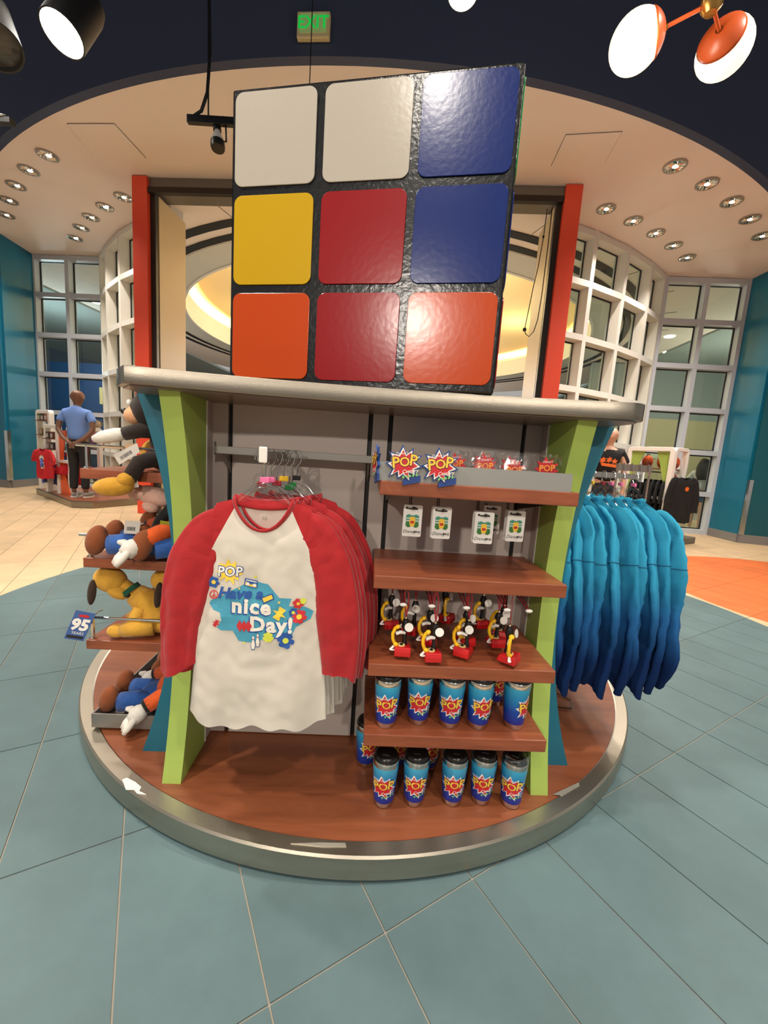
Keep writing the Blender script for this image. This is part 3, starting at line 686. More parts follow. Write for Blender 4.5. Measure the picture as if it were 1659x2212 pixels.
# ================================================================== CLOTHES
def hanger(parent, span, hook_top, dropz, clip):
    """clear plastic hanger: chrome hook, clear arms, coloured size clip; x is the width"""
    HW = MB(); pts = [(-.022, 0, hook_top - .030), (-.024, 0, hook_top - .010), (-.012, 0, hook_top + .006), (.006, 0, hook_top + .006), (.017, 0, hook_top - .010), (.012, 0, hook_top - .032), (0, 0, hook_top - .048), (0, 0, dropz + .025)]
    HW.tube(pts, .0022, 6).build('hook', CHROME, parent, smooth=True)
    A = MB()
    A.tube([(-span, 0, dropz - .085), (-span * .72, 0, dropz - .058), (-span * .42, 0, dropz - .028), (-span * .2, 0, dropz + .008), (0, 0, dropz + .022), (span * .2, 0, dropz + .008), (span * .42, 0, dropz - .028), (span * .72, 0, dropz - .058), (span, 0, dropz - .085)], [(.004, .005), (.006, .006), (.007, .007), (.008, .007), (.009, .007), (.008, .007), (.007, .007), (.006, .006), (.004, .005)], 8)
    A.tube([(-span * .38, 0, dropz - .034), (-span * .16, 0, dropz - .022), (0, 0, dropz - .012), (span * .16, 0, dropz - .022), (span * .38, 0, dropz - .034)], .003, 6)
    A.build('hanger_arms', CLEAR, parent, smooth=True)
    MB().box(-.014, .014, -.006, .006, dropz + .026, dropz + .042).build('size_clip', clip, parent, bevel=.002)
CLIPS = {k: mat('clip_' + k, c, .4) for k, c in dict(pink=(232, 110, 160), red=(150, 30, 40), yellow=(236, 190, 40), green=(40, 140, 70), black=(30, 30, 32)).items()}

class Garment:
    """hanging top: x across, front at -y, z = 0 at the shoulder point beside the neck"""
    w0 = .66
    def __init__(s, hw, length, thick, neck, scoop, slope, hemdrop, fold, seed):
        s.hw, s.L, s.th, s.nk, s.sc, s.sl, s.hd, s.fd, s.sd = hw, length, thick, neck, scoop, slope, hemdrop, fold, seed
    def w(s, t): return s.hw * (s.w0 + (1 - s.w0) * min(1, t / .3) ** .8) * (1 - .035 * sin(pi * min(1, max(0, (t - .2) / .8)))) * (1 + .03 * max(0, t - .7) / .3)
    def ztop(s, x, front):
        ax = abs(x)
        if ax < s.nk: return (-s.sc if front else -.014) * (1 - (ax / s.nk) ** 2) ** .8
        return -s.sl * (ax - s.nk)
    def zhem(s, x): return -s.L + s.hd * (x / s.hw) ** 2 + .010 * sin(23 * x + s.sd) + .006 * sin(61 * x + 2 * s.sd)
    def dep(s, x, z, front):
        q = max(0, 1 - (x / (s.hw * 1.02)) ** 2); k = min(1, max(0, -z / .12)) * .75 + .25
        low = min(1, max(0, (-z - .3) / .35))
        f = s.fd * low * (sin(26 * x + 2.2 * sin(5 * z + s.sd) + s.sd) + .6 * sin(47 * x + s.sd * 2.1)) + s.fd * 1.1 * noise.noise(Vector((x * 15 + s.sd, z * 8, (0 if front else 5) + s.sd))) * min(1, max(.25, -z / .2))
        f += s.fd * .55 * noise.noise(Vector((x * 34, z * 30 + s.sd, 3)))
        return (s.th * k * q ** .5 + f * min(1, q * 4) ** .5)
    def pt(s, i, j, nu, nv, front):
        sx = -1 + 2 * i / (nu - 1); t = j / (nv - 1)
        sx = sin(sx * pi / 2) * .35 + sx * .65
        x = s.w(t) * sx; zt = s.ztop(x, front); z = zt + t * (s.zhem(x) - zt)
        d = s.dep(x, z, front) if 0 < i < nu - 1 else 0
        if j == 0 and abs(x) >= s.nk: d *= .25
        return (x, -d if front else d, z)
    def body(s, nu=46, nv=54):
        m = MB(); m.grid(nu, nv, lambda i, j: s.pt(i, j, nu, nv, True)); m.grid(nu, nv, lambda i, j: s.pt(i, j, nu, nv, False)); return m
    def front(s, x, z, off): return (x, -s.dep(x, z, True) - off, z)
    def collar(s, r):
        m = MB(); n = 20
        pts = [(s.nk * sin(-pi / 2 + pi * i / n), -s.dep(s.nk * sin(-pi / 2 + pi * i / n), -s.sc * .6, True) * (1 - abs(-1 + 2 * i / n) ** 4) - .001, s.ztop(s.nk * .999 * sin(-pi / 2 + pi * i / n), True)) for i in range(n + 1)]
        m.tube(pts, [(r, r * .32)] * (n + 1), 8, up=(0, 0, 1))
        ptb = [(s.nk * sin(-pi / 2 + pi * i / n), s.dep(s.nk * sin(-pi / 2 + pi * i / n), -.02, False) * (1 - abs(-1 + 2 * i / n) ** 4), s.ztop(s.nk * .999 * sin(-pi / 2 + pi * i / n), False)) for i in range(n + 1)]
        m.tube(ptb, [(r, r * .32)] * (n + 1), 8, up=(0, 0, 1)); return m
def sleeve(path, half, flatr, n=24, seed=0., sg=1, tilt=0., grow=.35, crease=1.):
    """limp sleeve along path (x, y, z), half-width list, flattened in y, with creases"""
    m = MB(); k = 46
    ks = len(path) - 1
    def samp(L, t):
        q = t * ks; i = min(ks - 1, int(q)); f = q - i
        if isinstance(L[0], tuple):
            a, b, c, d = L[max(0, i - 1)], L[i], L[i + 1], L[min(ks, i + 2)]
            return tuple(.5 * ((2 * b[n_]) + (-a[n_] + c[n_]) * f + (2 * a[n_] - 5 * b[n_] + 4 * c[n_] - d[n_]) * f * f + (-a[n_] + 3 * b[n_] - 3 * c[n_] + d[n_]) * f ** 3) for n_ in range(len(b)))
        return L[i] * (1 - f) + L[i + 1] * f
    vs = []
    for j in range(k):
        t = j / (k - 1); c = samp(path, t); c2 = samp(path, min(1, t + .02)); c0 = samp(path, max(0, t - .02))
        T = Vector((c2[0] - c0[0], 0, c2[2] - c0[2])).normalized(); N = Vector((T.z, 0, -T.x)); hwid = samp(half, t)
        gr = grow + (1 - grow) * min(1, t / .35)
        for i in range(n):
            a = 2 * pi * i / n; ca, sa = cos(a), sin(a)
            px_ = abs(ca) ** .85 * (1 if ca > 0 else -1)
            long_ = .30 * sin(5 * px_ + 2.6 * t * sin(seed * 1.3) + seed) + .22 * sin(11 * px_ - 3 * t + 2 * seed)
            y = flatr * gr * (sa + crease * long_ * min(1, .25 + t) * (abs(sa) ** .5) * (1 if sa > 0 else .8)) + .30 * flatr * crease * noise.noise(Vector((ca * 2.4 + seed, t * 9, seed))) + .26 * flatr * crease * noise.noise(Vector((ca * 5 + sa + seed, t * 24, 2 + seed)))
            p = Vector(c) + N * (hwid * px_ * (1 + .06 * sin(8 * t + seed) * crease)) + Vector((0, y, 0))
            if t > .8: p += T * (tilt * px_ + .010 * sin(2 * a + seed)) * (t - .8) / .2
            vs.append(p)
    m.add(vs, [(j * n + i, j * n + (i + 1) % n, (j + 1) * n + (i + 1) % n, (j + 1) * n + i) for j in range(k - 1) for i in range(n)] + [tuple(range(n))])
    return m

# ---- raglan T-shirts, facing the viewer
RED = mat('red_jersey', (164, 17, 25), .85, sheen=.2, noise_amt=.05, noise_scale=30)
JER = raglan_mat('raglan_jersey', (208, 201, 188), (164, 17, 25))
WHJ = mat('white_jersey', (226, 218, 204), .85)
g = Garment(.212, .735, .022, .088, .092, .30, .035, .0065, 1.3)
shirt_body = g.body().mesh('shirt_body', JER, smooth='all')
shirt_coll = g.collar(.016).mesh('collar', RED, smooth='all')
slv = {}
for sg in (-1, 1):
    pth = [(sg * .105, 0, -.060), (sg * .160, -.002, -.100), (sg * .205, -.005, -.19), (sg * .232, -.008, -.31), (sg * .246, -.008, -.43), (sg * .250, -.006, -.545)]
    slv[sg] = sleeve(pth, [.040, .060, .068, .066, .061, .056], .019, seed=2.2 * sg, tilt=-.018 * sg).mesh('sleeve', RED, smooth='all')
HOOK = 1.232
def raglan(k, v, du, rz, label, clip, first=False):
    dz = {2: -.012, 3: -.02, 5: -.03, 6: -.022}.get(k, 0)
    t = thing('raglan_shirt', label, 'shirt', st(AU + du - .003, v, 1.085 + dz), ST_YAW + rz, 'raglan shirts on the straight arm')
    link('shirt_body', shirt_body, t); link('collar', shirt_coll, t)
    for sg in (-1, 1): link('sleeve', slv[sg], t)
    return t
shirts = []
order = ['frontmost', 'second', 'third', 'fourth', 'fifth', 'sixth', 'seventh', 'rearmost']
clips = ['pink', 'pink', 'red', 'red', 'yellow', 'green', 'green', 'black']
for k in range(8):
    v = -1.300 + .026 * k; du = 0 if k == 0 else R_.uniform(-.004, .006) + (-.03 if k == 3 else .009 * k); rz = 0 if k == 0 else R_.uniform(-.03, .03)
    lab = ('white raglan shirt with red sleeves and a Have a nice Day print' if k == 0 else 'white raglan shirt with red sleeves, %s from the front on the arm' % order[k] if k < 7 else 'white raglan shirt with red sleeves, rearmost on the arm')
    t = raglan(k, v, du, rz, lab, clips[k]); shirts.append(t)
    dz = {2: -.012, 3: -.02, 5: -.03, 6: -.022}.get(k, 0)
    hg = thing('clothes_hanger', 'clear plastic hanger with a %s clip holding the %s raglan shirt' % (clips[k], order[k]), 'hanger', st(AU + du - .003, v + .002, 1.085 + dz), ST_YAW + rz, 'clear hangers of the raglan shirts')
    hanger(hg, .17, HOOK - 1.085 - dz, .028, CLIPS[clips[k]])
# the print of the front shirt (characters left out)
S0 = shirts[0]; K = .000434
def zp(x, y): return ((x - 745) * K, -(y - 128) * K)
def zpoly(L): return [zp(*p) for p in L]
def lay(k): return lambda x, z: g.front(x, z, .0012 + .0007 * k)
PB = mat('print_royal', (40, 84, 158), .8); PW = mat('print_cloth_white', (232, 226, 214), .85); PRd = mat('print_cloth_red', (204, 50, 56), .8); PY = mat('print_cloth_yellow', (240, 204, 70), .8); PL = mat('print_cloth_lime', (210, 216, 76), .8)
sheet('print_splash', PR_TEAL, [zpoly([(390, 870), (405, 845), (470, 815), (560, 755), (640, 712), (720, 692), (800, 700), (835, 745), (880, 800), (965, 800), (945, 858), (1060, 860), (1118, 892), (1100, 950), (1040, 985), (1000, 1010), (975, 1070), (860, 1098), (780, 1108), (735, 1125), (690, 1140), (600, 1132), (560, 1060), (480, 1062), (450, 1040), (480, 985), (470, 930), (420, 912)])], lay(0), S0, .012)
sheet('print_burst', PY, [scaled(STAR, 92 * K, zp(535, 628))], lay(1), S0, .012)
sheet('print_burst_outline', PB, [], lay(2), S0, None, [(text_geo('POP', 1., .1, .07), zp(535, 630), 95 * K, .06)])
sheet('print_burst_letters', PW, [], lay(3), S0, None, [(text_geo('POP', 1., .1, .02), zp(535, 630), 95 * K, .06)])
sheet('print_words_shadow', PB, [], lay(2), S0, None, [(text_geo('nice', 1., 0, .06, 1.12), zp(682, 880), 150 * K, -.02), (text_geo('Day!', 1., 0, .06, 1.1), zp(824, 1010), 150 * K, 0)])
sheet('print_words', PW, [], lay(3), S0, None, [(text_geo('nice', 1., 0, .04, 1.12), zp(688, 873), 150 * K, -.02), (text_geo('Day!', 1., 0, .04, 1.1), zp(830, 1003), 150 * K, 0)])
sheet('print_script', PB, [], lay(4), S0, None, [(text_geo('Have a', 1., .3, .035), zp(605, 782), 112 * K, .03)])
for _p in [flower(zp(422, 713), 42 * K), flower(zp(935, 1108), 62 * K), flower(zp(980, 902), 32 * K)]: sheet('print_blue_flower', PB, [_p], lay(4), S0)
for _p in [flower(zp(1012, 835), 40 * K), flower(zp(1022, 930), 54 * K), star5(zp(445, 1008), 30 * K, 6, .4)]: sheet('print_red_flower', PRd, [_p], lay(4), S0)
for _p in [star5(zp(885, 912), 54 * K, 6, .38), disc(zp(422, 713), 15 * K), disc(zp(1012, 835), 12 * K), disc(zp(1022, 930), 19 * K), star5(zp(880, 830), 12 * K), star5(zp(605, 742), 10 * K)]: sheet('print_yellow_shape', PY, [_p], lay(5), S0)
for _p in [flower(zp(812, 1088), 40 * K, 7), disc(zp(935, 1108), 21 * K), flower(zp(1045, 815), 24 * K), disc(zp(980, 902), 12 * K), star5(zp(712, 656), 15 * K), star5(zp(645, 1138), 13 * K)]: sheet('print_lime_shape', PL, [_p], lay(5), S0)
sheet('print_diamonds', PRd, [zpoly([(cx - 24, 1015), (cx, 1060), (cx + 24, 1015), (cx, 970)]) for cx in (612, 642, 672)], lay(4), S0)
peace = MB()
sheet('print_peace_sign', PRd, [[zp(425 + 32 * cos(a), 802 + 32 * sin(a)), zp(425 + 32 * cos(a + .4), 802 + 32 * sin(a + .4)), zp(425 + 25 * cos(a + .4), 802 + 25 * sin(a + .4)), zp(425 + 25 * cos(a), 802 + 25 * sin(a))] for a in [2 * pi * i / 16 for i in range(16)]] + [zpoly([(422, 775), (428, 775), (428, 830), (422, 830)]), zpoly([(423, 800), (428, 800), (446, 822), (441, 826)]), zpoly([(427, 800), (422, 800), (404, 822), (409, 826)])], lay(4), S0)
sheet('print_radio_case', PB, [zpoly([(640, 668), (728, 682), (722, 738), (634, 722)])], lay(4), S0)
sheet('print_radio', PY, [zpoly([(646, 688), (722, 700), (718, 732), (641, 718)])], lay(5), S0)
for _p in [disc(zp(660, 708), 12 * K), disc(zp(706, 716), 12 * K), zpoly([(650, 676), (722, 688), (721, 696), (649, 684)])]: sheet('print_radio_detail', PW, [_p], lay(6), S0)
sheet('print_cassette_case', PB, [zpoly([(757, 800), (832, 764), (846, 806), (772, 846)])], lay(4), S0)
sheet('print_cassette', PY, [zpoly([(765, 804), (828, 774), (838, 802), (776, 834)])], lay(5), S0)
pin = [(-8, 0), (-14, -30), (-9, -56), (-5, -72), (-8, -84), (-5, -96), (5, -96), (8, -84), (5, -72), (9, -56), (14, -30), (8, 0)]
sheet('print_pins_outline', PB, [[zp(cx + x * 1.25, cy + 5 + y * 1.08) for x, y in pin] for cx, cy in ((706, 1188), (738, 1168))], lay(3), S0)
sheet('print_pins', PW, [[zp(cx + x, cy + y) for x, y in pin] for cx, cy in ((706, 1186), (738, 1166))], lay(4), S0)
sheet('print_pin_bands', PRd, [[zp(cx - 7, cy - 70), zp(cx + 7, cy - 70), zp(cx + 7, cy - 76), zp(cx - 7, cy - 76)] for cx, cy in ((706, 1186), (738, 1166))], lay(5), S0)
sheet('neck_print', mat('neck_print', (150, 146, 140), .8), [], lambda x, z: (x, g.dep(x, z, False) - .004, z), S0, None, [(text_geo('XS', 1., 0, .0), (0, -.055), .014, 0)])

# ---- dip-dyed sweatshirts on the right arm, seen edge-on
DIP = [(0., (12, 32, 70)), (.24, (16, 44, 92)), (.46, (34, 92, 146)), (.64, (48, 142, 180)), (1., (56, 160, 194))]
OMB = ramp_mat('dip_dyed_fleece', DIP, -.84, 0., 'Z', .95, .0, bump=.5)
g2 = Garment(.285, .70, .030, .085, .05, .34, .0, .010, 4.1)
sw_body = g2.body(40, 44).mesh('sweatshirt_body', OMB, smooth='all')
sw_coll = g2.collar(.013).mesh('collar', OMB, smooth='all')
SEAMT = ramp_mat('dip_dyed_seam', [(0., (12, 34, 70)), (1., (32, 112, 150))], -.80, 0., 'Z', .9)
sw_slv = {}; sw_seam = {}
for var in range(3):
    for sg in (-1, 1):
        e = (var - 1) * .02
        pth = [(sg * .16, 0, -.080), (sg * .245, 0, -.125), (sg * .298, .004, -.26), (sg * (.325 + e), .008 * (var - 1), -.43), (sg * (.342 - e), .014 * (1 - var), -.60), (sg * (.330 + e), .010 * (var - 1), -.73 - .025 * var)]
        _sl = sleeve(pth, [.06, .085, .092, .092, .084, .062], .027, 26, 1.7 * var + sg, tilt=-.03 * sg, grow=.5, crease=1.25)
        _rg = [Vector(p) for p in _sl.v[18 * 26:19 * 26]]; _rc = sum(_rg, Vector()) / 26; _rg = [_rc + (p - _rc) * 1.01 for p in _rg]
        sw_seam[var, sg] = MB().tube(_rg + [_rg[0]], .0022, 5, caps=False).mesh('sleeve_seam', SEAMT, smooth='all')
        sw_slv[var, sg] = _sl.mesh('sleeve', OMB, smooth='all')
n_sw = 10
for k in range(n_sw):
    u = 1.255 - .052 * k; var = k % 3; rz = R_.uniform(-.03, .03) + (.06 if k == 4 else 0)
    nm = ['outermost', 'second', 'third', 'fourth', 'fifth', 'sixth', 'seventh', 'eighth', 'ninth', 'innermost'][k]
    pos = st(u, -.58 + R_.uniform(-.012, .012), 1.112)
    lab = 'turquoise to navy sweatshirt, %s on the arm' % (nm if k in (0, n_sw - 1) else nm + ' from the outer end')
    t = thing('dip_dyed_sweatshirt', lab, 'sweatshirt', pos, ST_YAW + pi / 2 + rz, 'dip-dyed sweatshirts on the right arm')
    link('sweatshirt_body', sw_body, t); link('collar', sw_coll, t)
    for sg in (-1, 1):
        _o = link('sleeve', sw_slv[var, sg], t); link('sleeve_seam', sw_seam[var, sg], _o)
    cl = ['pink', 'pink', 'pink', 'red', 'yellow', 'yellow', 'red', 'green', 'green', 'black'][k]
    hg = thing('clothes_hanger', 'clear hanger with a %s clip in the %s dip-dyed sweatshirt' % (cl, nm), 'hanger', pos, ST_YAW + pi / 2 + rz, 'clear hangers of the sweatshirts')
    hanger(hg, .19, 1.234 - 1.112, .035, CLIPS[cl])

# ================================================================== GOODS ON THE FRONT SHELVES
# ---- insulated tumblers
TB = ramp_mat('tumbler_enamel', [(0., (24, 40, 132)), (.35, (26, 66, 158)), (.75, (36, 132, 182)), (1., (60, 164, 200))], .02, .15, 'Z', .3)
LIDM = mat('tumbler_lid', (20, 18, 18), .25)
def tum_r(z): return .0325 + (.0435 - .0325) * min(1, z / .155)
tumb = thing('insulated_tumbler', 'x', 'tumbler', (0, 0, 0), 0, 'star emblem tumblers')
MB().lathe([(.001, 0), (.030, 0), (.0325, .003), (tum_r(.020), .020)], 28).build('steel_base', CHROME, tumb, smooth=True)
MB().lathe([(tum_r(z) + .0004, z) for z in (.020, .05, .08, .11, .135, .150)], 32).build('body', TB, tumb, smooth=True)
MB().lathe([(.0436, .150), (.0436, .166), (.0425, .168), (.039, .168), (.039, .15)], 28).build('steel_rim', CHROME, tumb, smooth=True)
MB().lathe([(.001, .184), (.030, .184), (.036, .182), (.0385, .178), (.040, .170), (.040, .166), (.001, .166)], 24).build('lid', LIDM, tumb, smooth=True)
MB().box(-.012, .012, -.018, .004, .183, .188).build('lid_slider', LIDM, tumb, bevel=.0015)
def tw(x, z, off):
    zz = z + .083; r_ = tum_r(zz) + .0007 + off; a = -pi / 2 + x / .038
    return (r_ * cos(a), r_ * sin(a), zz)
badge(tumb, tw, .045, .006, .00035)
LSPOT = [(.084, -1.292), (.188, -1.283), (.320, -1.277), (.423, -1.268), (.525, -1.280)]
USPOT = []
for px, py in ((833, 1570), (903, 1563), (972, 1570), (1034, 1573), (1112, 1573)):
    p = ST_M.inverted() @ at_z(px, py, SH[3]); USPOT.append((p.x, p.y + .02))
rows = [('round deck', LSPOT, ZB - .003, [-.12, .05, .12, .1, -.05]), ('lowest wooden shelf', USPOT, SH[3], [-.05, .05, .05, .45, 1.25])]
first = True
od = ['leftmost', 'second from left', 'middle', 'second from right', 'rightmost']
for where, spots, z, tw_ in rows:
    for i, (u, v) in enumerate(spots):
        p = st(u, v, z); face = atan2(p.x, p.y)
        lab = 'blue star tumbler, %s in the front row on the %s' % (od[i], where)
        rz = -face + tw_[i]
        if first: tumb.location = p; tumb.rotation_euler = (0, 0, rz); tumb['label'] = lab; first = False
        else: dup(tumb, p, rz, lab)
for i, (u, v, z, rz, lab) in enumerate(((.022, -1.12, ZB - .003, .5, 'blue tumbler standing behind and left of the bottom tumbler row'), (.48, -1.13, SH[3], .3, 'blue tumbler in shadow behind the rightmost ones on the lowest shelf'),
                                        (.14, -1.12, ZB - .003, .2, 'blue tumbler in shadow behind the two left ones on the deck'), (.255, -1.13, ZB - .003, .2, 'blue tumbler in shadow behind the gap of the bottom row'))):
    dup(tumb, st(u, v, z), rz, lab)
# wisp of wrapping film over the lid of the rightmost bottom tumbler
p = st(*LSPOT[4], ZB + .166)
wf = MB(); wf.grid(14, 5, lambda i, j: (.044 * cos(2 * pi * i / 14) * (1 - .0 * j) + R_.uniform(-.003, .003), .044 * sin(2 * pi * i / 14) + R_.uniform(-.003, .003), -.004 + .008 * j + R_.uniform(-.004, .004)), True)
o = wf.build('plastic_wrap', CLEARB); o.location = p; tag(o, 'crumpled clear film around the lid of the rightmost bottom tumbler', 'plastic film')

# ---- grey tray on the top shelf with star magnets and bagged star pieces
tray = thing('shelf_tray', 'long low grey metal tray on the top wooden shelf', 'tray', st(-.006, -1.330, SH[0]), ST_YAW)
tm_ = MB(); tm_.box(0, .578, 0, .20, 0, .003); tm_.box(0, .578, 0, .003, .003, .054); tm_.box(0, .578, .197, .2, .003, .054); tm_.box(0, .003, .003, .197, .003, .054); tm_.box(.575, .578, .003, .197, .003, .054)
tm_.build('tray_pan', mat('tray_grey', (146, 146, 142), .45, .3), tray)
def magnet(loc, rz, label, s=.047, backing=True):
    t = thing('star_magnet', label, 'magnet', loc, rz, 'star emblem magnets')
    MB().prism(scaled(STAR, s * 1.16), lambda p, q, t_: (p, t_, q), 0, .006).build('magnet_base', PR_BLUE, t)
    MB().prism([(.0, -.045), (.05, -.03), (.05, -.05), (.0, -.062)], lambda p, q, t_: (p, t_, q), .0, .006).build('magnet_foot', PR_BLUE, t)
    badge(t, lambda x, z, off: (x, -off, z), s, None, .0009, blue=False)
    return t
magnet(st(.068, -1.342, 1.222), ST_YAW, 'red and yellow POP star magnet, left of the two facing front on the tray')
magnet(st(.172, -1.342, 1.222), ST_YAW - .05, 'red and yellow POP star magnet, right of the two facing front on the tray')
magnet(st(-.014, -1.30, 1.220), ST_YAW - pi / 2 + .15, 'blue-edged star magnet seen edge-on at the left end of the tray')
for i, (u, v, dz, rz, tl) in enumerate(((.315, -1.30, .010, .05, 0), (.335, -1.21, .022, -.1, .1), (.405, -1.30, .004, .0, .1), (.425, -1.20, .016, .1, 0), (.505, -1.295, .016, -.04, -.05), (.235, -1.25, .012, .1, .1))):
    words = ['leftmost of the three front ones', 'behind the leftmost front one', 'middle of the three front ones', 'behind the middle front one', 'rightmost', 'nearest the star magnets']
    t = thing('bagged_star', 'red star in a clear bag in the grey tray, ' + words[i], 'bagged toy', st(u, v, SH[0] + .0035), ST_YAW + rz, 'bagged stars in the tray')
    MB().prism(scaled(STAR, .036, (0, .044 + dz)), lambda p, q, t_: (p, t_, q), -.003, .003).build('star_piece', PR_RED, t)
    sheet('star_letters', mat('print_orange', (236, 150, 60), .5), [], lambda x, z: (x, -.0042, z), t, None, [(text_geo('POP', 1., 0, .03), (0, .046 + dz), .026, .08)])
    sheet('star_script', PR_WHITE, [], lambda x, z: (x, -.0042, z), t, None, [(text_geo("Disney's", 1., .25, 0), (0, .066 + dz), .009, .1)])
    rr_ = random.Random(i)
    def bag(i_, j_):
        a = 2 * pi * i_ / 22; f = j_ / 8
        x = .044 * cos(a) * (1.05 - .1 * f) + rr_.uniform(-.004, .004); y = .011 * sin(a) * (1 - .75 * f) + rr_.uniform(-.004, .004)
        return (x, y, .001 + (.092 + dz * .6) * f + (rr_.uniform(-.005, .005) if j_ > 1 else 0))
    MB().grid(22, 9, bag, True).build('clear_bag', CLEARB, t)

# ---- pin cards on wire hooks
CARD = mat('pin_card', (232, 232, 228), .45)
cardp = thing('pin_card', 'x', 'pin card', (0, 0, 0), 0, 'souvenir pin cards on hooks')
cw, chh = .031, .104
rc = []
for cx_, cy_, a0 in ((cw - .005, -.005, 0), (-cw + .005, -.005, pi / 2), (-cw + .005, -chh + .005, pi), (cw - .005, -chh + .005, 1.5 * pi)):
    rc += [(cx_ + .005 * cos(a0 + pi / 2 * i / 3), cy_ + .005 * sin(a0 + pi / 2 * i / 3)) for i in range(4)]
MB().prism(rc, lambda p, q, t_: (p, t_, q), 0, .0012).build('card', CARD, cardp)
fl = lambda k: (lambda x, z: (x, -.0005 - .0004 * k, z))
sheet('hang_slot', mat('slot_dark', (70, 66, 64), .6), [[(x * .5, z - .012) for x, z in ((-.03, -.003), (.03, -.003), (.034, 0), (.03, .003), (.008, .003), (0, .008), (-.008, .003), (-.03, .003), (-.034, 0))]], fl(0), cardp)
sheet('pin_backdrop', mat('pin_green', (70, 150, 128), .35), [[(-.021, -.034), (-.012, -.030), (0, -.034), (.012, -.030), (.021, -.034), (.021, -.062), (-.021, -.062)]], fl(0), cardp)
sheet('pin_stripes', PR_WHITE, [[(-.020, z), (.020, z), (.020, z - .003), (-.020, z - .003)] for z in (-.042, -.050)], fl(1), cardp)
sheet('pin_grass', mat('pin_grass', (60, 120, 60), .35), [disc((-.012, -.064), .010, 12), disc((.012, -.064), .010, 12)], fl(2), cardp)
sheet('pin_centre', PR_YEL, [[(-.008, -.038), (.008, -.038), (.010, -.056), (.006, -.070), (-.006, -.070), (-.010, -.056)]], fl(3), cardp)
sheet('pin_centre_band', PR_RED, [[(-.006, -.052), (.006, -.052), (.006, -.060), (-.006, -.060)]], fl(4), cardp)
sheet('card_script', PR_BLACK, [], fl(1), cardp, None, [(text_geo('Disney', 1., .3, .0), (-.008, -.088), .0155, 0), (text_geo('PINS', 1., 0, .02), (.018, -.0885), .0105, 0)])
sheet('card_mark', PR_BLACK, [disc((-.02, -.010), .004, 12)], fl(0), cardp)
hooks = [(.120, -1.205, 2, 'leftmost hook'), (.215, -1.215, 3, 'second hook from the left'), (.352, -1.228, 4, 'third hook from the left'), (.470, -1.19, 3, 'rightmost hook'), (.425, -1.07, 2, 'hook set back in shadow beside the rightmost')]
first = True
for u, v, n, where in hooks:
    zz = 1.088 if where != 'third hook from the left' else 1.082
    hk = MB()
    for du in (-.003, .003):
        hk.tube([(u + du, v + .095, SH[0] - .042), (u + du, v + .095, zz + .004), (u + du, v + .088, zz - .006), (u + du, v - .015, zz - .012)], .0016, 6)
    hk.tube([(u - .003, v - .015, zz - .012), (u, v - .02, zz - .010), (u + .003, v - .015, zz - .012)], .0016, 6)
    hk.build('wire_hook', mat('dark_wire', (60, 56, 54), .35, .8), stand, smooth=True)
    for k in range(n):
        p = st(u + R_.uniform(-.003, .003) * (k > 0), v + .012 * k, zz); rz = ST_YAW + R_.uniform(-.05, .05)
        lab = 'white souvenir pin card, %s on the %s' % (['frontmost', 'second', 'third', 'last'][k], where)
        if first: cardp.location = p; cardp.rotation_euler = (0, 0, rz); cardp['label'] = lab; first = False
        else: dup(cardp, p, rz, lab)

# ---- red toy telephones with yellow handsets, hung on ribbons
PHR = mat('toy_red', (190, 24, 28), .3); PHY = mat('toy_yellow', (238, 184, 24), .3); PHW = mat('toy_white', (236, 232, 224), .35); PHK = mat('toy_black', (22, 20, 22), .35); RIB = mat('red_ribbon', (150, 24, 34), .6)
orn = thing('telephone_ornament', 'x', 'ornament', (0, 0, 0), 0, 'toy telephone ornaments')
MB().prism([(-.030, 0), (.030, 0), (.028, .012), (.024, .022), (-.026, .030), (-.030, .016)], lambda p, q, t_: (t_, p, q), -.026, .026).build('phone_base', PHR, orn, bevel=.003)
MB().lathe([(.001, .004), (.011, .004), (.012, .0), (.001, .0)], 18, (-.004, -.004, .027), Matrix.Rotation(.12, 4, 'X')).build('dial', mat('dial_gold', (214, 186, 120), .35), orn, smooth=True)
MB().lathe([(.001, .0065), (.005, .0065), (.006, .004)], 12, (-.004, -.004, .027), Matrix.Rotation(.12, 4, 'X')).build('dial_hub', PHK, orn, smooth=True)
MB().lathe([(.009, .0), (.009, .01), (.0065, .02), (.0065, .05), (.011, .062), (.013, .075), (.009, .088), (.001, .092)], 16, (.006, .010, .022)).build('cradle_post', PHK, orn, smooth=True)
MB().tube([(.006, .006, .066), (-.010, .0, .070), (-.024, -.004, .066)], [.005, .006, .006], 8).build('cradle_arm', PHW, orn, smooth=True)
hs = MB(); hs.tube([(-.026, -.008, .034), (-.033, -.009, .050), (-.034, -.009, .068), (-.026, -.008, .088)], [(.0055, .0055)] * 4, 8)
hs.ell((-.022, -.009, .032), (.009, .009, .007), (0, .6, 0), 12, 8); hs.ell((-.020, -.009, .091), (.009, .009, .007), (0, -.6, 0), 12, 8)
hs.build('handset', PHY, orn, smooth=True)
cpts = []
for i in range(90):
    t_ = i / 89; a = t_ * 2 * pi * 13
    c = Vector((-.026 - .012 * sin(pi * t_) - .002, -.012 - .004 * sin(pi * t_), .028 - .034 * t_ + .012 * t_ * t_ * 2)) + Vector((.012 * t_ * t_, 0, 0))
    cpts.append(c + Vector((.0035 * cos(a), .0035 * sin(a), 0)))
MB().tube(cpts, .0014, 5).build('coiled_cord', PHW, orn, smooth=True)
MB().lathe([(.004, .092), (.004, .099), (.001, .100)], 10, (.006, .010, .021)).build('ornament_cap', CHROME, orn, smooth=True)
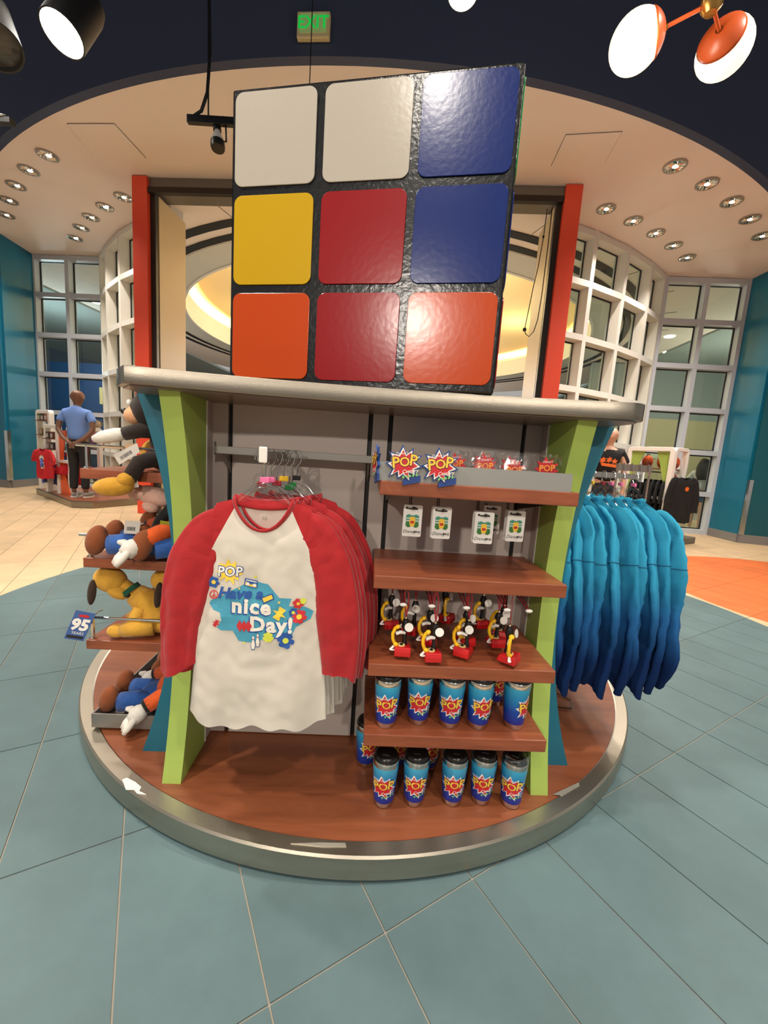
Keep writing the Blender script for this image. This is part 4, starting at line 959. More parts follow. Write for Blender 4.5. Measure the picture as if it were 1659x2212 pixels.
MB().tube([(.006, .010, .121), (.000, .010, .155), (-.004, .010, .19), (.0, .010, .225)], [(.0022, .0006)] * 4, 6).tube([(.006, .010, .121), (.010, .010, .155), (.010, .010, .19), (.0, .010, .225)], [(.0022, .0006)] * 4, 6).build('ribbon', RIB, orn)
MB().lathe([(.001, 0), (.014, 0), (.014, .0012), (.001, .0012)], 18, (.016, -.010, .092), Matrix.Rotation(pi / 2 - .2, 4, 'X')).build('price_tag', PHW, orn)
spots = [(868, 1410, 'leftmost of the front row', .0), (932, 1422, 'second from left in the front row', .1), (1000, 1413, 'middle of the front row', -.5), (1070, 1392, 'fourth from left, slightly set back', .2), (1098, 1428, 'rightmost of the front row', .9)]
first = True
for px, py, w_, rz in spots:
    p = at_z(px, py, SH[2] + .012)
    lab = 'red toy telephone with yellow handset, ' + w_
    if first: orn.location = p; orn.rotation_euler = (0, 0, rz); orn['label'] = lab; first = False
    else: dup(orn, p, rz, lab)
for u, v, dz, rz, w_ in ((.075, -1.13, .035, .3, 'leftmost in the shadowed back row'), (.150, -1.16, .03, -.4, 'second from left in the shadowed back row'), (.285, -1.08, .045, 1., 'middle of the shadowed back row'), (.415, -1.10, .04, .2, 'second from right in the shadowed back row'), (.475, -1.14, .02, -.3, 'rightmost of the shadowed back row'), (.20, -1.22, .022, .1, 'just behind the second front one'), (.33, -1.21, .02, .4, 'just behind the middle front one')):
    dup(orn, st(u, v, SH[2] + dz), rz, 'red toy telephone with yellow handset, ' + w_)
for u in (.10, .19, .30, .43, .50):
    hk = MB()
    for du in (-.006, .006): hk.tube([(u + du, -1.0, SH[1] - .06), (u + du, -1.24, SH[1] - .085), (u + du * .5, -1.30, SH[1] - .098)], .002, 6)
    for q in range(5): hk.tube([(u - .006, -1.05 - .045 * q, SH[1] - .0655 - .0045 * q), (u + .006, -1.05 - .045 * q, SH[1] - .0655 - .0045 * q)], .0014, 5)
    o = hk.build('ornament_hook', RIB, stand, smooth=True)
    MB().ell((u, -1.305, SH[1] - .099), (.012, .006, .006), None, 12, 8).build('hook_tip', PHW, o, smooth=True)

# ================================================================== PLUSH TOYS ON THE LEFT (plain stuffed toys in the photograph's colours)
def plush(n_, c): return mat('plush_' + n_, c, .95, noise_amt=.10, noise_scale=60, bump=.6, bump_scale=260, sheen=.12)
PBK = plush('black', (22, 20, 20)); PMU = plush('mustard', (204, 150, 44)); PRD = plush('red', (140, 20, 22)); PTN = plush('tan', (214, 160, 120)); PWH = plush('white', (222, 216, 206))
POR = plush('orange', (214, 86, 28)); PBL = plush('blue', (36, 82, 152)); PBR = plush('brown', (132, 70, 34)); PGR = plush('green', (22, 80, 56)); PGO = plush('gold', (206, 154, 52)); PDB = plush('dark_brown', (52, 34, 22)); PPK = plush('pale_pink', (206, 164, 146))
TAGM = mat('paper_tag', (206, 200, 192), .6); TAGB = mat('kraft_tag', (206, 162, 122), .7)
def paper_tag(parent, pts, m1=TAGM, bars=True, back=None, nrm=(0, -1, 0)):
    """swing tag: four corner points in the toy's own frame"""
    q = [Vector(p) for p in pts]; n = Vector(nrm)
    t = MB().add(q + [p - n * .0012 for p in q], [(0, 1, 2, 3), (7, 6, 5, 4), (0, 4, 5, 1), (1, 5, 6, 2), (2, 6, 7, 3), (3, 7, 4, 0)]).build('swing_tag', m1, parent)
    ln = lambda a, b: q[0] + (q[1] - q[0]) * a + (q[3] - q[0]) * b + n * .0006
    b = MB()
    if bars:
        x = .18
        rr_ = random.Random(3)
        while x < .7:
            w2 = rr_.uniform(.012, .035); b.add([ln(x, .25), ln(x + w2, .25), ln(x + w2, .55), ln(x, .55)], [(0, 1, 2, 3)]); x += w2 + rr_.uniform(.015, .03)
        b.build('barcode', PR_BLACK, t)
    return t
# 1. black bear in red trousers, slumped over the guard rail of the top shelf
PBB = plush('bear', (40, 29, 24))
def bear(loc, rz, label):
    t = thing('plush_bear', label, 'plush toy', loc, rz, 'stuffed toys on the left shelves')
    MB().ell((0, 0, .11), (.080, .075, .10), None, 20, 14).build('torso', PBB, t, smooth='all')
    MB().ell((0, 0, .055), (.095, .085, .062), None, 20, 12).build('trousers', PRD, t, smooth='all')
    hd = MB(); hd.ell((-.045, -.035, .225), (.082, .080, .074), (0, -.1, 0), 22, 16); hd.build('head', PBB, t, smooth='all')
    MB().ell((-.105, -.055, .200), (.042, .040, .034), None, 16, 10).build('muzzle', PTN, t, smooth='all')
    MB().ell((-.143, -.062, .212), (.013, .015, .012), None, 12, 8).build('nose', PHK, t, smooth='all')
    for sx, sy in ((-.062, -.098), (-.02, .045)): MB().ell((sx, sy, .275), (.017, .015, .020), None, 14, 10).build('ear', PBB, t, smooth='all')
    for sy in (-.088, -.05): MB().ell((-.112, sy, .242), (.007, .009, .011), None, 10, 8).build('eye', PHW, t, smooth='all')
    MB().tube([(-.03, -.06, .150), (-.075, -.09, .145), (-.125, -.10, .130)], [.030, .026, .024], 12).build('arm', PBB, t, smooth='all')
    pw = MB(); pw.tube([(-.118, -.10, .132), (-.15, -.105, .124), (-.195, -.11, .112), (-.225, -.11, .104)], [.020, .025, .023, .012], 12); pw.build('paw', PWH, t, smooth='all')
    MB().tube([(.05, .05, .17), (.02, .10, .13), (-.03, .12, .09)], [.030, .026, .024], 12).build('arm', PBB, t, smooth='all')
    MB().tube([(-.02, -.07, .05), (-.065, -.115, .03), (-.085, -.145, -.03)], [.032, .028, .026], 12).build('leg', PBB, t, smooth='all')
    MB().ell((-.135, -.150, -.058), (.068, .040, .034), (0, -.1, .1), 20, 12).ell((-.09, -.150, -.030), (.030, .032, .026), None, 14, 10).build('boot', PMU, t, smooth='all')
    MB().ell((-.095, .03, .062), (.038, .05, .056), (0, .2, 0), 18, 12).build('boot', PMU, t, smooth='all')
    MB().ell((.088, -.060, .060), (.040, .045, .060), (0, -.15, 0), 18, 12).build('boot', PMU, t, smooth='all')
    return t
b1 = bear(st(-.795, -.90, LS[0] + .003), ST_YAW, 'dark brown plush bear in red trousers and mustard boots on the top shelf')
def on_st(px, py, v, root):
    d = _ray(px, py); n = Vector((-sin(ST_YAW), cos(ST_YAW), 0)); P0 = st(0, v, 0)
    t_ = (P0 - CAMP).dot(n) / d.dot(n); return (Matrix.Translation(root.location) @ root.rotation_euler.to_matrix().to_4x4()).inverted() @ (CAMP + d * t_)
paper_tag(b1, [on_st(*q, -1.012, b1) for q in ((258, 1004), (302, 977), (296, 957), (244, 982))], TAGM)
paper_tag(b1, [on_st(*q, -1.008, b1) for q in ((273, 972), (304, 975), (290, 958), (268, 962))], TAGB, False)
paper_tag(b1, [on_st(*q, -1.04, b1) for q in ((277, 1055), (300, 1052), (290, 1012), (274, 1016))], TAGM)
# tumbled pale toys between the first two shelves
t2 = thing('plush_pig', 'pale pink plush toys head, half hidden under the mustard boot', 'plush toy', st(-.82, -.93, LS[1] + .24), ST_YAW, 'stuffed toys on the left shelves')
t2['label'] = 'pale pink and black plush toy lying on the orange-sweatered toys below the top shelf'
MB().ell((-.02, -.02, 0), (.075, .05, .036), (0, .25, 0), 18, 12).build('head', PPK, t2, smooth='all')
MB().ell((-.085, -.02, .01), (.035, .03, .03), None, 14, 10).build('snout', PPK, t2, smooth='all')
MB().ell((-.02, -.05, -.038), (.03, .025, .02), (0, .3, 0), 14, 8).build('cheek', PPK, t2, smooth='all')
MB().ell((.09, .02, .005), (.07, .07, .055), None, 16, 12).build('torso', PBK, t2, smooth='all')
MB().tube([(.06, -.04, -.03), (.02, -.06, -.08), (.0, -.06, -.12)], [.022, .018, .016], 10).build('leg', PBK, t2, smooth='all')
MB().tube([(.10, -.04, -.03), (.07, -.06, -.09), (.05, -.06, -.13)], [.022, .018, .016], 10).build('leg', PBK, t2, smooth='all')

def doll(loc, rz, label, hat=None, pose=0, face=False):
    """stuffed doll: orange sweater, blue trousers, brown boots, white mittens"""
    t = thing('plush_doll', label, 'plush toy', loc, rz, 'stuffed toys on the left shelves')
    MB().ell((.10, 0, .095), (.085, .075, .075), (0, -.5, 0), 18, 12).build('sweater', POR, t, smooth='all')
    MB().ell((.03, 0, .055), (.085, .072, .052), None, 18, 12).build('trousers', PBL, t, smooth='all')
    for sy in (-1, 1):
        MB().tube([(.02, sy * .035, .05), (-.05, sy * .05, .055), (-.11, sy * .055, .05)], [.04, .040, .038], 12).build('trouser_leg', PBL, t, smooth='all')
        MB().ell((-.150, sy * .062, .068), (.036, .034, .058), (0, .25, 0), 16, 12).build('boot', PBR, t, smooth='all')
    arms = [[(.12, -.05, .12), (.08, -.10, .11), (.035, -.13, .085)], [(.10, .05, .13), (.03, .08, .12), (-.02, .08, .10)]]
    for a in arms:
        MB().tube(a, [.036, .032, .030], 12).build('arm', POR, t, smooth='all')
        e = Vector(a[-1]); d = (e - Vector(a[-2])).normalized()
        MB().tube([e - d * .006, e + d * .012], [.030, .028], 12).build('cuff', PBK, t, smooth='all')
        sd_ = d.cross(Vector((0, 0, 1))).normalized(); m_ = MB(); pc = e + d * .038 + Vector((0, 0, -.008))
        m_.tube([e + d * .008, e + d * .022 + Vector((0, 0, -.004)), pc, e + d * .058 + Vector((0, 0, -.018))], [.020, .030, .033, .026], 14)
        for o_ in (-.018, .0, .018): m_.tube([pc + sd_ * o_ + d * .012, pc + sd_ * o_ * 1.2 + d * .040 + Vector((0, 0, -.018)), pc + sd_ * o_ * 1.25 + d * .055 + Vector((0, 0, -.030))], [.014, .0135, .008], 10)
        m_.tube([pc + Vector((0, 0, .012)), pc + Vector((-.025, 0, .022)), pc + Vector((-.042, 0, .024))], [.014, .013, .007], 10)
        m_.build('mitten', PWH, t, smooth='all')
    if hat != 'none':
        MB().ell((.155, 0, .19), (.06, .058, .065), (0, -.3, 0), 18, 12).build('head', PBK if not face else PTN, t, smooth='all')
        MB().ell((.10, -.02, .185), (.045, .045, .04), None, 16, 10).build('muzzle', PPK, t, smooth='all')
        MB().ell((.062, -.03, .20), (.014, .016, .014), None, 12, 8).build('nose', PHK, t, smooth='all')
        for sy in (-.055, .055): MB().tube([(.16, sy, .24), (.175, sy * 1.3, .20), (.17, sy * 1.4, .14)], [.014, .02, .014], 10).build('ear', PDB, t, smooth='all')
    return t
d1 = doll(st(-.88, -.93, LS[1] + .002), ST_YAW + .10, 'plush doll in orange and blue, at the front of the middle left shelf', 'none')
paper_tag(d1, [on_st(*q, -1.0, d1) for q in ((267, 1152), (300, 1154), (304, 1126), (270, 1125))], TAGM)
doll(st(-.80, -.74, LS[1] + .03), ST_YAW - .2, 'plush doll in orange and blue, behind the front one on the middle shelf', 'none')
MB().box(-.02, .02, -.002, .002, -.02, .02).build('sleeve_patch', mat('patch_lime', (150, 160, 40), .9), d1, (.10, -.088, .135), (.3, .2, .2))
doll(st(-.90, -.86, ZB + .019), ST_YAW + .05, 'plush doll in orange and blue, nearest the edge of the floor tray', None, 0, True)
doll(st(-.83, -.60, ZB + .019), ST_YAW + .25, 'plush doll in orange and blue, second from the edge in the floor tray', None)
doll(st(-.84, -.32, ZB + .019), ST_YAW - .1, 'plush doll in orange and blue, at the back of the floor tray', None)
doll(st(-.73, -.93, LS[1] + .004), ST_YAW + .5, 'plush doll in orange and blue, nearest the teal fin on the middle shelf', 'none')
# 2. golden dogs on the lowest wooden shelf
def dog(loc, rz, label, tagged=False):
    t = thing('plush_dog', label, 'plush toy', loc, rz, 'golden stuffed dogs on the left shelf')
    bd = MB(); bd.tube([(.07, 0, .04), (.045, 0, .075), (.0, -.005, .125), (-.045, -.01, .160)], [.062, .068, .056, .040], 18); bd.ell((.07, 0, .042), (.075, .066, .046), None, 18, 12); bd.build('torso', PGO, t, smooth='all')
    MB().tube([(-.04, -.01, .155), (-.075, -.012, .182), (-.10, -.015, .20)], [.032, .028, .032], 14).build('neck', PGO, t, smooth='all')
    hd = MB(); hd.ell((-.130, -.018, .215), (.062, .050, .050), (0, .35, 0), 20, 14); hd.build('head', PGO, t, smooth='all')
    MB().ell((-.095, -.03, .172), (.046, .034, .028), (0, .5, 0), 16, 10).build('muzzle', PGO, t, smooth='all')
    MB().ell((-.054, -.035, .160), (.012, .014, .011), None, 12, 8).build('nose', PHK, t, smooth='all')
    MB().ell((-.176, -.060, .175), (.016, .012, .052), (0, .12, 0), 14, 10).build('ear', PDB, t, smooth='all')
    MB().ell((-.150, .045, .185), (.016, .012, .050), (0, .1, 0), 14, 10).build('ear', PDB, t, smooth='all')
    MB().lathe([(.034, -.010), (.041, -.009), (.041, .009), (.034, .010), (.034, -.010)], 22, (-.060, -.012, .170), Matrix.Rotation(-.75, 4, 'Y')).build('collar', PGR, t, smooth=True)
    for sy in (-1, 1):
        MB().tube([(.05, sy * .055, .045), (-.02, sy * .072, .04), (-.06, sy * .07, .028)], [.040, .034, .028], 12).build('hind_leg', PGO, t, smooth='all')
        MB().ell((-.078, sy * .07, .026), (.040, .030, .026), None, 14, 10).build('paw', PGO, t, smooth='all')
        MB().tube([(-.005, sy * .048, .115), (-.02, sy * .062, .07), (-.03, sy * .06, .03)], [.026, .023, .023], 12).build('fore_leg', PGO, t, smooth='all')
    MB().tube([(.12, -.03, .045), (.145, -.07, .022), (.150, -.115, .010)], [.011, .009, .006], 8).build('tail', PDB, t, smooth='all')
    return t
g1 = dog(st(-.90, -.90, LS[2] + .003), ST_YAW + .05, 'golden plush dog with a green collar and a blue 95 years tag')
dog(st(-.735, -.80, LS[2] + .003), ST_YAW + .75, 'golden plush dog just right of the tagged one on the lower shelf')
dog(st(-.80, -.52, LS[2] + .003), ST_YAW - .5, 'golden plush dog farthest back on the lower left shelf')
q = [on_st(*p_, -1.03, g1) for p_ in ((138, 1379), (180, 1385), (207, 1326), (164, 1318))]
bt = paper_tag(g1, q, mat('blue_tag', (58, 92, 150), .5), False)
ex = (q[1] - q[0]); ey = (q[3] - q[0]); W_, H_ = ex.length, ey.length
def tg(x, z): return q[0] + ex * (x / W_) + ey * (z / H_) + Vector((0, -.0012, 0))
sheet('tag_number', PR_WHITE, [], tg, bt, None, [(text_geo('95', 1., 0, .05), (W_ * .52, H_ * .52), H_ * .52, 0)])
sheet('tag_word', PR_WHITE, [], tg, bt, None, [(text_geo('YEARS', 1., 0, .0), (W_ * .55, H_ * .24), H_ * .13, 0)])
sheet('tag_band', PR_BLACK, [[(W_ * .08, H_ * .06), (W_ * .92, H_ * .06), (W_ * .92, H_ * .15), (W_ * .08, H_ * .15)]], tg, bt)
sheet('tag_crest', PR_RED, [[(W_ * .3, H_ * .80), (W_ * .75, H_ * .80), (W_ * .8, H_ * .86), (W_ * .6, H_ * .90), (W_ * .25, H_ * .87)]], tg, bt)
a_, b_ = on_st(205, 1328, -1.03, g1), on_st(222, 1318, -1.0, g1)
MB().tube([a_, (a_ + b_) / 2 + Vector((0, 0, .004)), b_], .0018, 6).build('tag_string', mat('brown_string', (120, 84, 50), .8), g1)
emb = on_st(267, 1358, -.985, g1)
MB().lathe([(.009, -.001), (.0105, -.001), (.0105, .001), (.009, .001), (.009, -.001)], 18, emb, Matrix.Rotation(pi / 2, 4, 'X')).build('stitched_ring', PDB, g1)

# ================================================================== HANGING LIGHTS AND SIGN
GLOBE = mat('globe_glass', (255, 240, 214), .3, emit=1.25, emit_rgb=(255, 238, 204)); ORC = mat('orange_enamel', (196, 84, 36), .35); BRASS = mat('brass', (176, 132, 70), .3, 1.)
GY = 2.7
hub = at_y(1538, 6, GY)
pend = thing('globe_pendant', 'pendant lamp with white globes in orange caps on brass arms', 'pendant lamp', hub, 0)
MB().lathe([(.001, -.06), (.03, -.055), (.055, -.02), (.055, .03), (.03, .05), (.012, .06), (.012, 3.6)], 20).build('hub', BRASS, pend, smooth=True)
def globe_arm(px, py, Y, r_, capdir):
    c = at_y(px, py, Y) - hub; d = Vector((0, 0, 0)) - c; dn = d.normalized(); a = c + dn * r_ * 1.08
    MB().tube([Vector((0, 0, 0)), a], .011, 8).build('arm', ORC, pend, smooth=True)
    MB().tube([a, a - dn * .05], .018, 10).build('ferrule', BRASS, pend, smooth=True)
    Mq = dn.to_track_quat('Z', 'Y').to_matrix().to_4x4()
    g_ = MB(); prof = [(max(.0005, r_ * sin(pi * k / 20)), -r_ * cos(pi * k / 20)) for k in range(0, 16)]
    g_.lathe(prof, 28, c, Mq).build('globe', GLOBE, pend, smooth='all')
    prof = [(max(.0005, 1.03 * r_ * sin(pi * k / 27)), 1.03 * r_ * cos(pi * k / 27)) for k in range(0, 9)]
    MB().lathe(prof, 28, c, Mq).build('cap', ORC, pend, smooth='all')
globe_arm(1374, 92, GY + .16, .148, 0)
globe_arm(1564, 106, GY + .24, .150, 0)
lamp('globe_light', 'POINT', at_y(1372, 92, GY + .02), 26, (1, .9, .72), None, .18)
lamp('globe_light', 'POINT', at_y(1568, 108, GY + .25), 26, (1, .9, .72), None, .18)

def spot_head(name, label, c, aim, r_, L, lit, body=PLAST_B):
    t = thing(name, label, 'spotlight', c, 0)
    dn = (Vector(aim) - Vector(c)).normalized(); Mq = dn.to_track_quat('Z', 'Y').to_matrix().to_4x4()
    MB().lathe([(r_ * .5, -L), (r_ * .92, -L * .93), (r_, -L * .8), (r_, 0), (r_ * .93, 0), (r_ * .9, -.03)], 26, (0, 0, 0), Mq).build('housing', body, t, smooth=True)
    MB().lathe([(.0005, -.028), (r_ * .9, -.028)], 24, (0, 0, 0), Mq).build('lens', mat('spot_lens_on', (255, 252, 246), .3, emit=30) if lit else mat('spot_lens_off', (120, 118, 110), .2), t)
    MB().tube([-dn * L * .6, (0, 0, .25) - dn * L * .6 if False else Vector((0, 0, .3)) - dn * L * .6, Vector((0, 0, 7.55 - c[2]))], .02, 8).build('stem', PLAST_B, t, smooth=True)
    return t
c = at_y(134, 74, 2.7); spot_head('track_spotlight', 'black cylindrical spotlight shining at the top left', c, c + Vector((-.12, -.42, -.9)), .115, .36, True)
c = at_y(-8, 100, 2.5); spot_head('track_spotlight', 'unlit grey spotlight cut by the left edge of the picture', c, c + Vector((.45, -.25, -.85)), .12, .34, False, mat('dusty_black', (58, 56, 52), .6))
c = at_y(1000, -14, 3.3); spot_head('track_spotlight', 'bright downlight cut by the top edge above the cube', c, c + Vector((.0, -.16, -1)), .11, .3, True)
c = at_y(2, 262, 3.9); t = thing('track_bar', 'short black lighting track at the far left edge', 'light track', c, 0)
MB().box(-.7, .10, -.03, .03, -.02, .02).build('track', PLAST_B, t); MB().ell((.02, -.02, .03), (.06, .02, .012), None, 12, 6).build('track_cap', CHROME, t); MB().tube([(-.4, 0, .02), (-.4, 0, 7.58 - c.z)], .006, 6).build('suspension_wire', PLAST_B, t)
# the black track with a bare reflector lamp left of the cube
TY = 3.9; c = at_y(405, 258, TY)
t = thing('lighting_track', 'black suspended lighting track running behind the cube', 'light track', c, 0)
MB().box(0, 1.9, -.022, .022, -.03, .03).build('track', PLAST_B, t, bevel=.004)
tb = at_y(450, 0, TY) - c; te = at_y(450, 258, TY) - c
MB().tube([te + Vector((0, 0, .02)), tb + Vector((0, 0, .6))], .007, 6).build('suspension_wire', PLAST_B, t, smooth=True)
MB().tube([te + Vector((-.12, 0, .02)), te + Vector((-.06, 0, .06)), te + Vector((-.01, 0, .2)), te + Vector((.012, 0, .5)), te + Vector((.0, 0, .9)), tb + Vector((.01, 0, .6))], .014, 8).build('power_cable', PLAST_B, t, smooth=True)
w2 = at_y(670, 150, TY) - c
MB().tube([Vector((w2.x, 0, .02)), Vector((w2.x, 0, 7.58 - c.z))], .004, 6).build('suspension_wire', PLAST_B, t, smooth=True)
hd = at_y(470, 300, TY); h_ = thing('reflector_lamp', 'bare white reflector bulb in a black holder under the suspended track', 'lamp', hd, 0)
ax = Vector((.10, -.15, -.9)).normalized(); Mq = ax.to_track_quat('Z', 'Y').to_matrix().to_4x4()
MB().lathe([(.03, -.13), (.034, -.13), (.034, -.07), (.03, -.07)], 16, (0, 0, 0), Mq).build('lamp_holder', PLAST_B, h_, smooth=True)
MB().lathe([(.022, -.07), (.03, -.04), (.05, 0), (.058, .03)], 18, (0, 0, 0), Mq).build('bulb_neck', WHITE, h_, smooth=True)
MB().lathe([(.058, .03), (.060, .07), (.055, .09)], 18, (0, 0, 0), Mq).build('bulb_rim', DKBRONZE, h_, smooth=True)
MB().lathe([(.0005, .088), (.055, .088)], 18, (0, 0, 0), Mq).build('bulb_face', mat('bulb_face', (240, 240, 238), .2, emit=3), h_)
MB().tube([-ax * .12, Vector((.05, 0, .17)), Vector((.05, 0, c.z - hd.z - .03))], .010, 8).build('yoke', PLAST_B, h_, smooth=True)
MB().tube([Vector((.07, 0, c.z - hd.z - .03)), Vector((.075, 0, -.02)), Vector((.03, 0, -.01))], .008, 8).build('yoke_arm', PLAST_B, h_, smooth=True)
# exit sign on the navy fascia
pa, pb = polar(10.525, radians(-.35)); ex_c = rm(pa, pb, 5.36)
ex = thing('exit_sign', 'cream exit sign with green letters on the navy fascia', 'sign', ex_c, RM_YAW - radians(.35))
MB().box(-.168, .168, -.06, -.002, 0, .232).build('sign_box', mat('sign_cream', (214, 196, 146), .5), ex, bevel=.012)
MB().box(-.138, .138, -.064, -.06, .04, .21).build('sign_face', mat('sign_face', (150, 176, 110), .5, emit=.25), ex)
sheet('sign_letters', mat('exit_green', (20, 190, 70), .5, emit=.7), [], lambda x, z: (x, -.0665, z), ex, None, [(text_geo('EXIT', 1., 0, .02, 1.0), (0, .125), .155, 0)])

# ================================================================== PEOPLE, MANNEQUINS AND RACKS IN THE BACKGROUND
def skin(name, nodes, edges, m, parent, sub=2, root=0):
    me = bpy.data.meshes.new(name); me.from_pydata([n[0] for n in nodes], edges, []); me.materials.append(m)
    o = link(name, me, parent)
    md = o.modifiers.new('skin', 'SKIN'); md.use_smooth_shade = True
    for i, n in enumerate(nodes):
        r_ = n[1]; o.data.skin_vertices[0].data[i].radius = (r_, r_) if not isinstance(r_, tuple) else r_
    o.data.skin_vertices[0].data[root].use_root = True
    s_ = o.modifiers.new('sub', 'SUBSURF'); s_.levels = sub; s_.render_levels = sub
    for p in me.polygons: p.use_smooth = True
    return o
def chain(*idx): return [(idx[i], idx[i + 1]) for i in range(len(idx) - 1)]
SKB = mat('mannequin_brown', (118, 82, 62), .45); SKL = mat('mannequin_pale', (206, 160, 132), .45); SKP = mat('skin', (214, 166, 140), .55)
def figure(parent, H, sk, face_hair=None, arms='behind', hand=True):
    """standing figure facing +y, x to its right; one continuous body surface"""
    s = H / 1.8
    N = [((0, 0, .95), (.13, .10)), ((0, 0, 1.12), (.125, .095)), ((0, .0, 1.30), (.15, .105)), ((0, -.01, 1.44), (.135, .085)), ((0, -.005, 1.52), (.055, .055)), ((0, .01, 1.58), (.055, .06)), ((0, .02, 1.65), (.088, .104)), ((0, .012, 1.73), (.092, .112)), ((0, .0, 1.795), (.062, .075))]
    E_ = chain(0, 1, 2, 3, 4, 5, 6, 7, 8)
    N.append(((0, .125, 1.66), (.018, .018))); E_.append((6, 9))                       # nose
    for sx in (-1, 1):
        b = len(N); N += [((sx * .098, .008, 1.67), (.009, .022))]; E_.append((6, b))    # ear
        b = len(N)
        if arms == 'behind': A = [((sx * .175, -.01, 1.43), .058), ((sx * .245, -.035, 1.30), .050), ((sx * .265, -.07, 1.14), .043), ((sx * .17, -.13, 1.01), .037), ((sx * .06, -.165, .93), .028), ((sx * .02, -.178, .90), (.034, .018))]
        elif arms == 'front': A = [((sx * .17, 0, 1.42), .056), ((sx * .215, .0, 1.28), .048), ((sx * .225, .02, 1.13), .042), ((sx * .16, .14, 1.06), .036), ((sx * .08, .21, 1.06), .028), ((sx * .03, .23, 1.06), (.034, .018))]
        else: A = [((sx * .17, 0, 1.42), .056), ((sx * .22, .0, 1.28), .048), ((sx * .245, .01, 1.10), .042), ((sx * .25, .05, .96), .036), ((sx * .245, .08, .86), .028), ((sx * .24, .09, .80), (.018, .036))]
        N += A; E_ += [(3, b)] + chain(*range(b, b + 6))
        w_ = b + 5; wp = Vector(A[5][0]); dv = (wp - Vector(A[4][0])).normalized(); side_ = Vector((0, 0, -1)) if arms != 'side' else Vector((0, 1, 0))
        for q_, (o1, ln) in enumerate(((-.028, .055), (-.009, .066), (.010, .062), (.028, .048))):
            b2 = len(N); p1 = wp + side_ * o1 + dv * .02; p2 = p1 + dv * ln * .55; p3 = p1 + dv * ln + Vector((0, .006, -.006))
            N += [(tuple(p1), .0095), (tuple(p2), .0085), (tuple(p3), .0075)]; E_ += [(w_, b2), (b2, b2 + 1), (b2 + 1, b2 + 2)]
        b2 = len(N); p1 = wp - dv * .015 - side_ * .03; p2 = p1 + dv * .03 - side_ * .02
        N += [(tuple(p1), .011), (tuple(p2), .009)]; E_ += [(w_, b2), (b2, b2 + 1)]
        b = len(N); N += [((sx * .080, 0, .86), .088), ((sx * .088, .01, .68), .075), ((sx * .090, .015, .48), .056), ((sx * .090, -.005, .30), .054), ((sx * .092, -.015, .10), .036), ((sx * .094, .03, .05), (.038, .034)), ((sx * .100, .13, .035), (.04, .026))]
        E_ += [(0, b)] + chain(*range(b, b + 7))
    N = [((p[0] * s, p[1] * s, p[2] * s), (tuple(v * s for v in r_) if isinstance(r_, tuple) else r_ * s)) for p, r_ in N]
    return skin('body', N, E_, sk, parent)
def tee(parent, H, m, arms, hem=.93, loose=1.16, sleeve_len=1.):
    s = H / 1.8; L = loose
    N = [((0, 0, hem), (.155 * L, .125 * L)), ((0, 0, 1.10), (.145 * L, .115 * L)), ((0, 0, 1.28), (.155 * L, .115 * L)), ((0, -.012, 1.43), (.14 * L, .108 * L)), ((0, -.012, 1.505), (.092, .098)), ((0, 0, 1.53), (.068, .07))]
    E_ = chain(0, 1, 2, 3, 4, 5)
    for sx in (-1, 1):
        b = len(N); N += [((sx * .175, -.01, 1.425), .068), ((sx * .235, -.025, 1.32), .068), ((sx * .252, -.035, 1.255), .070)]; E_ += [(3, b)] + chain(b, b + 1, b + 2)
    N = [((p[0] * s, p[1] * s, p[2] * s), (tuple(v * s for v in r_) if isinstance(r_, tuple) else r_ * s)) for p, r_ in N]
    return skin('tee_shirt', N, E_, m, parent)
def trousers(parent, H, m, zlow=.10, k=1.12):
    s = H / 1.8; N = [((0, 0, 1.02), (.135 * k, .11 * k)), ((0, 0, .94), (.145 * k, .115 * k))]; E_ = [(0, 1)]
    for sx in (-1, 1):
        b = len(N); pts = [((sx * .080, 0, .84), .098), ((sx * .088, .01, .68), .085), ((sx * .090, .015, .48), .07), ((sx * .090, -.005, .30), .066), ((sx * .092, -.012, .13), .058), ((sx * .092, -.01, .09), .056)]
        pts = [q for q in pts if q[0][2] >= zlow]
        N += [(p, r_ * k / 1.06) for p, r_ in pts]; E_ += [(1, b)] + chain(*range(b, b + len(pts)))
    N = [((p[0] * s, p[1] * s, p[2] * s), (tuple(v * s for v in r_) if isinstance(r_, tuple) else r_ * s)) for p, r_ in N]
    return skin('trousers', N, E_, m, parent)
def shoes(parent, H, m, sole):
    s = H / 1.8
    for sx in (-1, 1):
        sh = MB(); sh.ell((sx * .098 * s, .065 * s, .055 * s), (.05 * s, .135 * s, .048 * s), None, 16, 10); o = sh.build('shoe', m, parent, smooth='all')
        MB().prism([(sx * .098 * s + .052 * s * cos(2 * pi * i / 20), .065 * s + .145 * s * sin(2 * pi * i / 20)) for i in range(20)], lambda p, q, t_: (p, q, t_), 0, .022 * s).build('sole', sole, o)
# ---- left platform with mannequin and white racks
PF = [(-7.17, 8.23), (-5.40, 6.89), (-5.08, 6.95), (-4.5, 8.3), (-6.3, 9.7)]
plat = thing('display_platform', 'low angled steel-edged platform under the mannequin on the left', 'platform', (-5.9, 8.0, 0), 0)
rp = [(x + 5.9, y - 8.0) for x, y in PF]
MB().prism(rp, lambda p, q, t_: (p, q, t_), 0, .115).build('platform_edge', STEEL, plat, bevel=.012)
MB().prism([(x * .95, y * .95) for x, y in rp], lambda p, q, t_: (p, q, t_), .115, .12).build('platform_top', mat('platform_wood', (140, 78, 50), .4), plat)
man = thing('mannequin', 'brown mannequin in a light blue tee with hands behind its back', 'mannequin', at_z(174, 1074, .12), radians(8))
figure(man, 1.93, SKB, None, 'behind')
tee(man, 1.93, mat('light_blue_jersey', (112, 148, 214), .85, bump=.4, bump_scale=20), 'behind', .94)
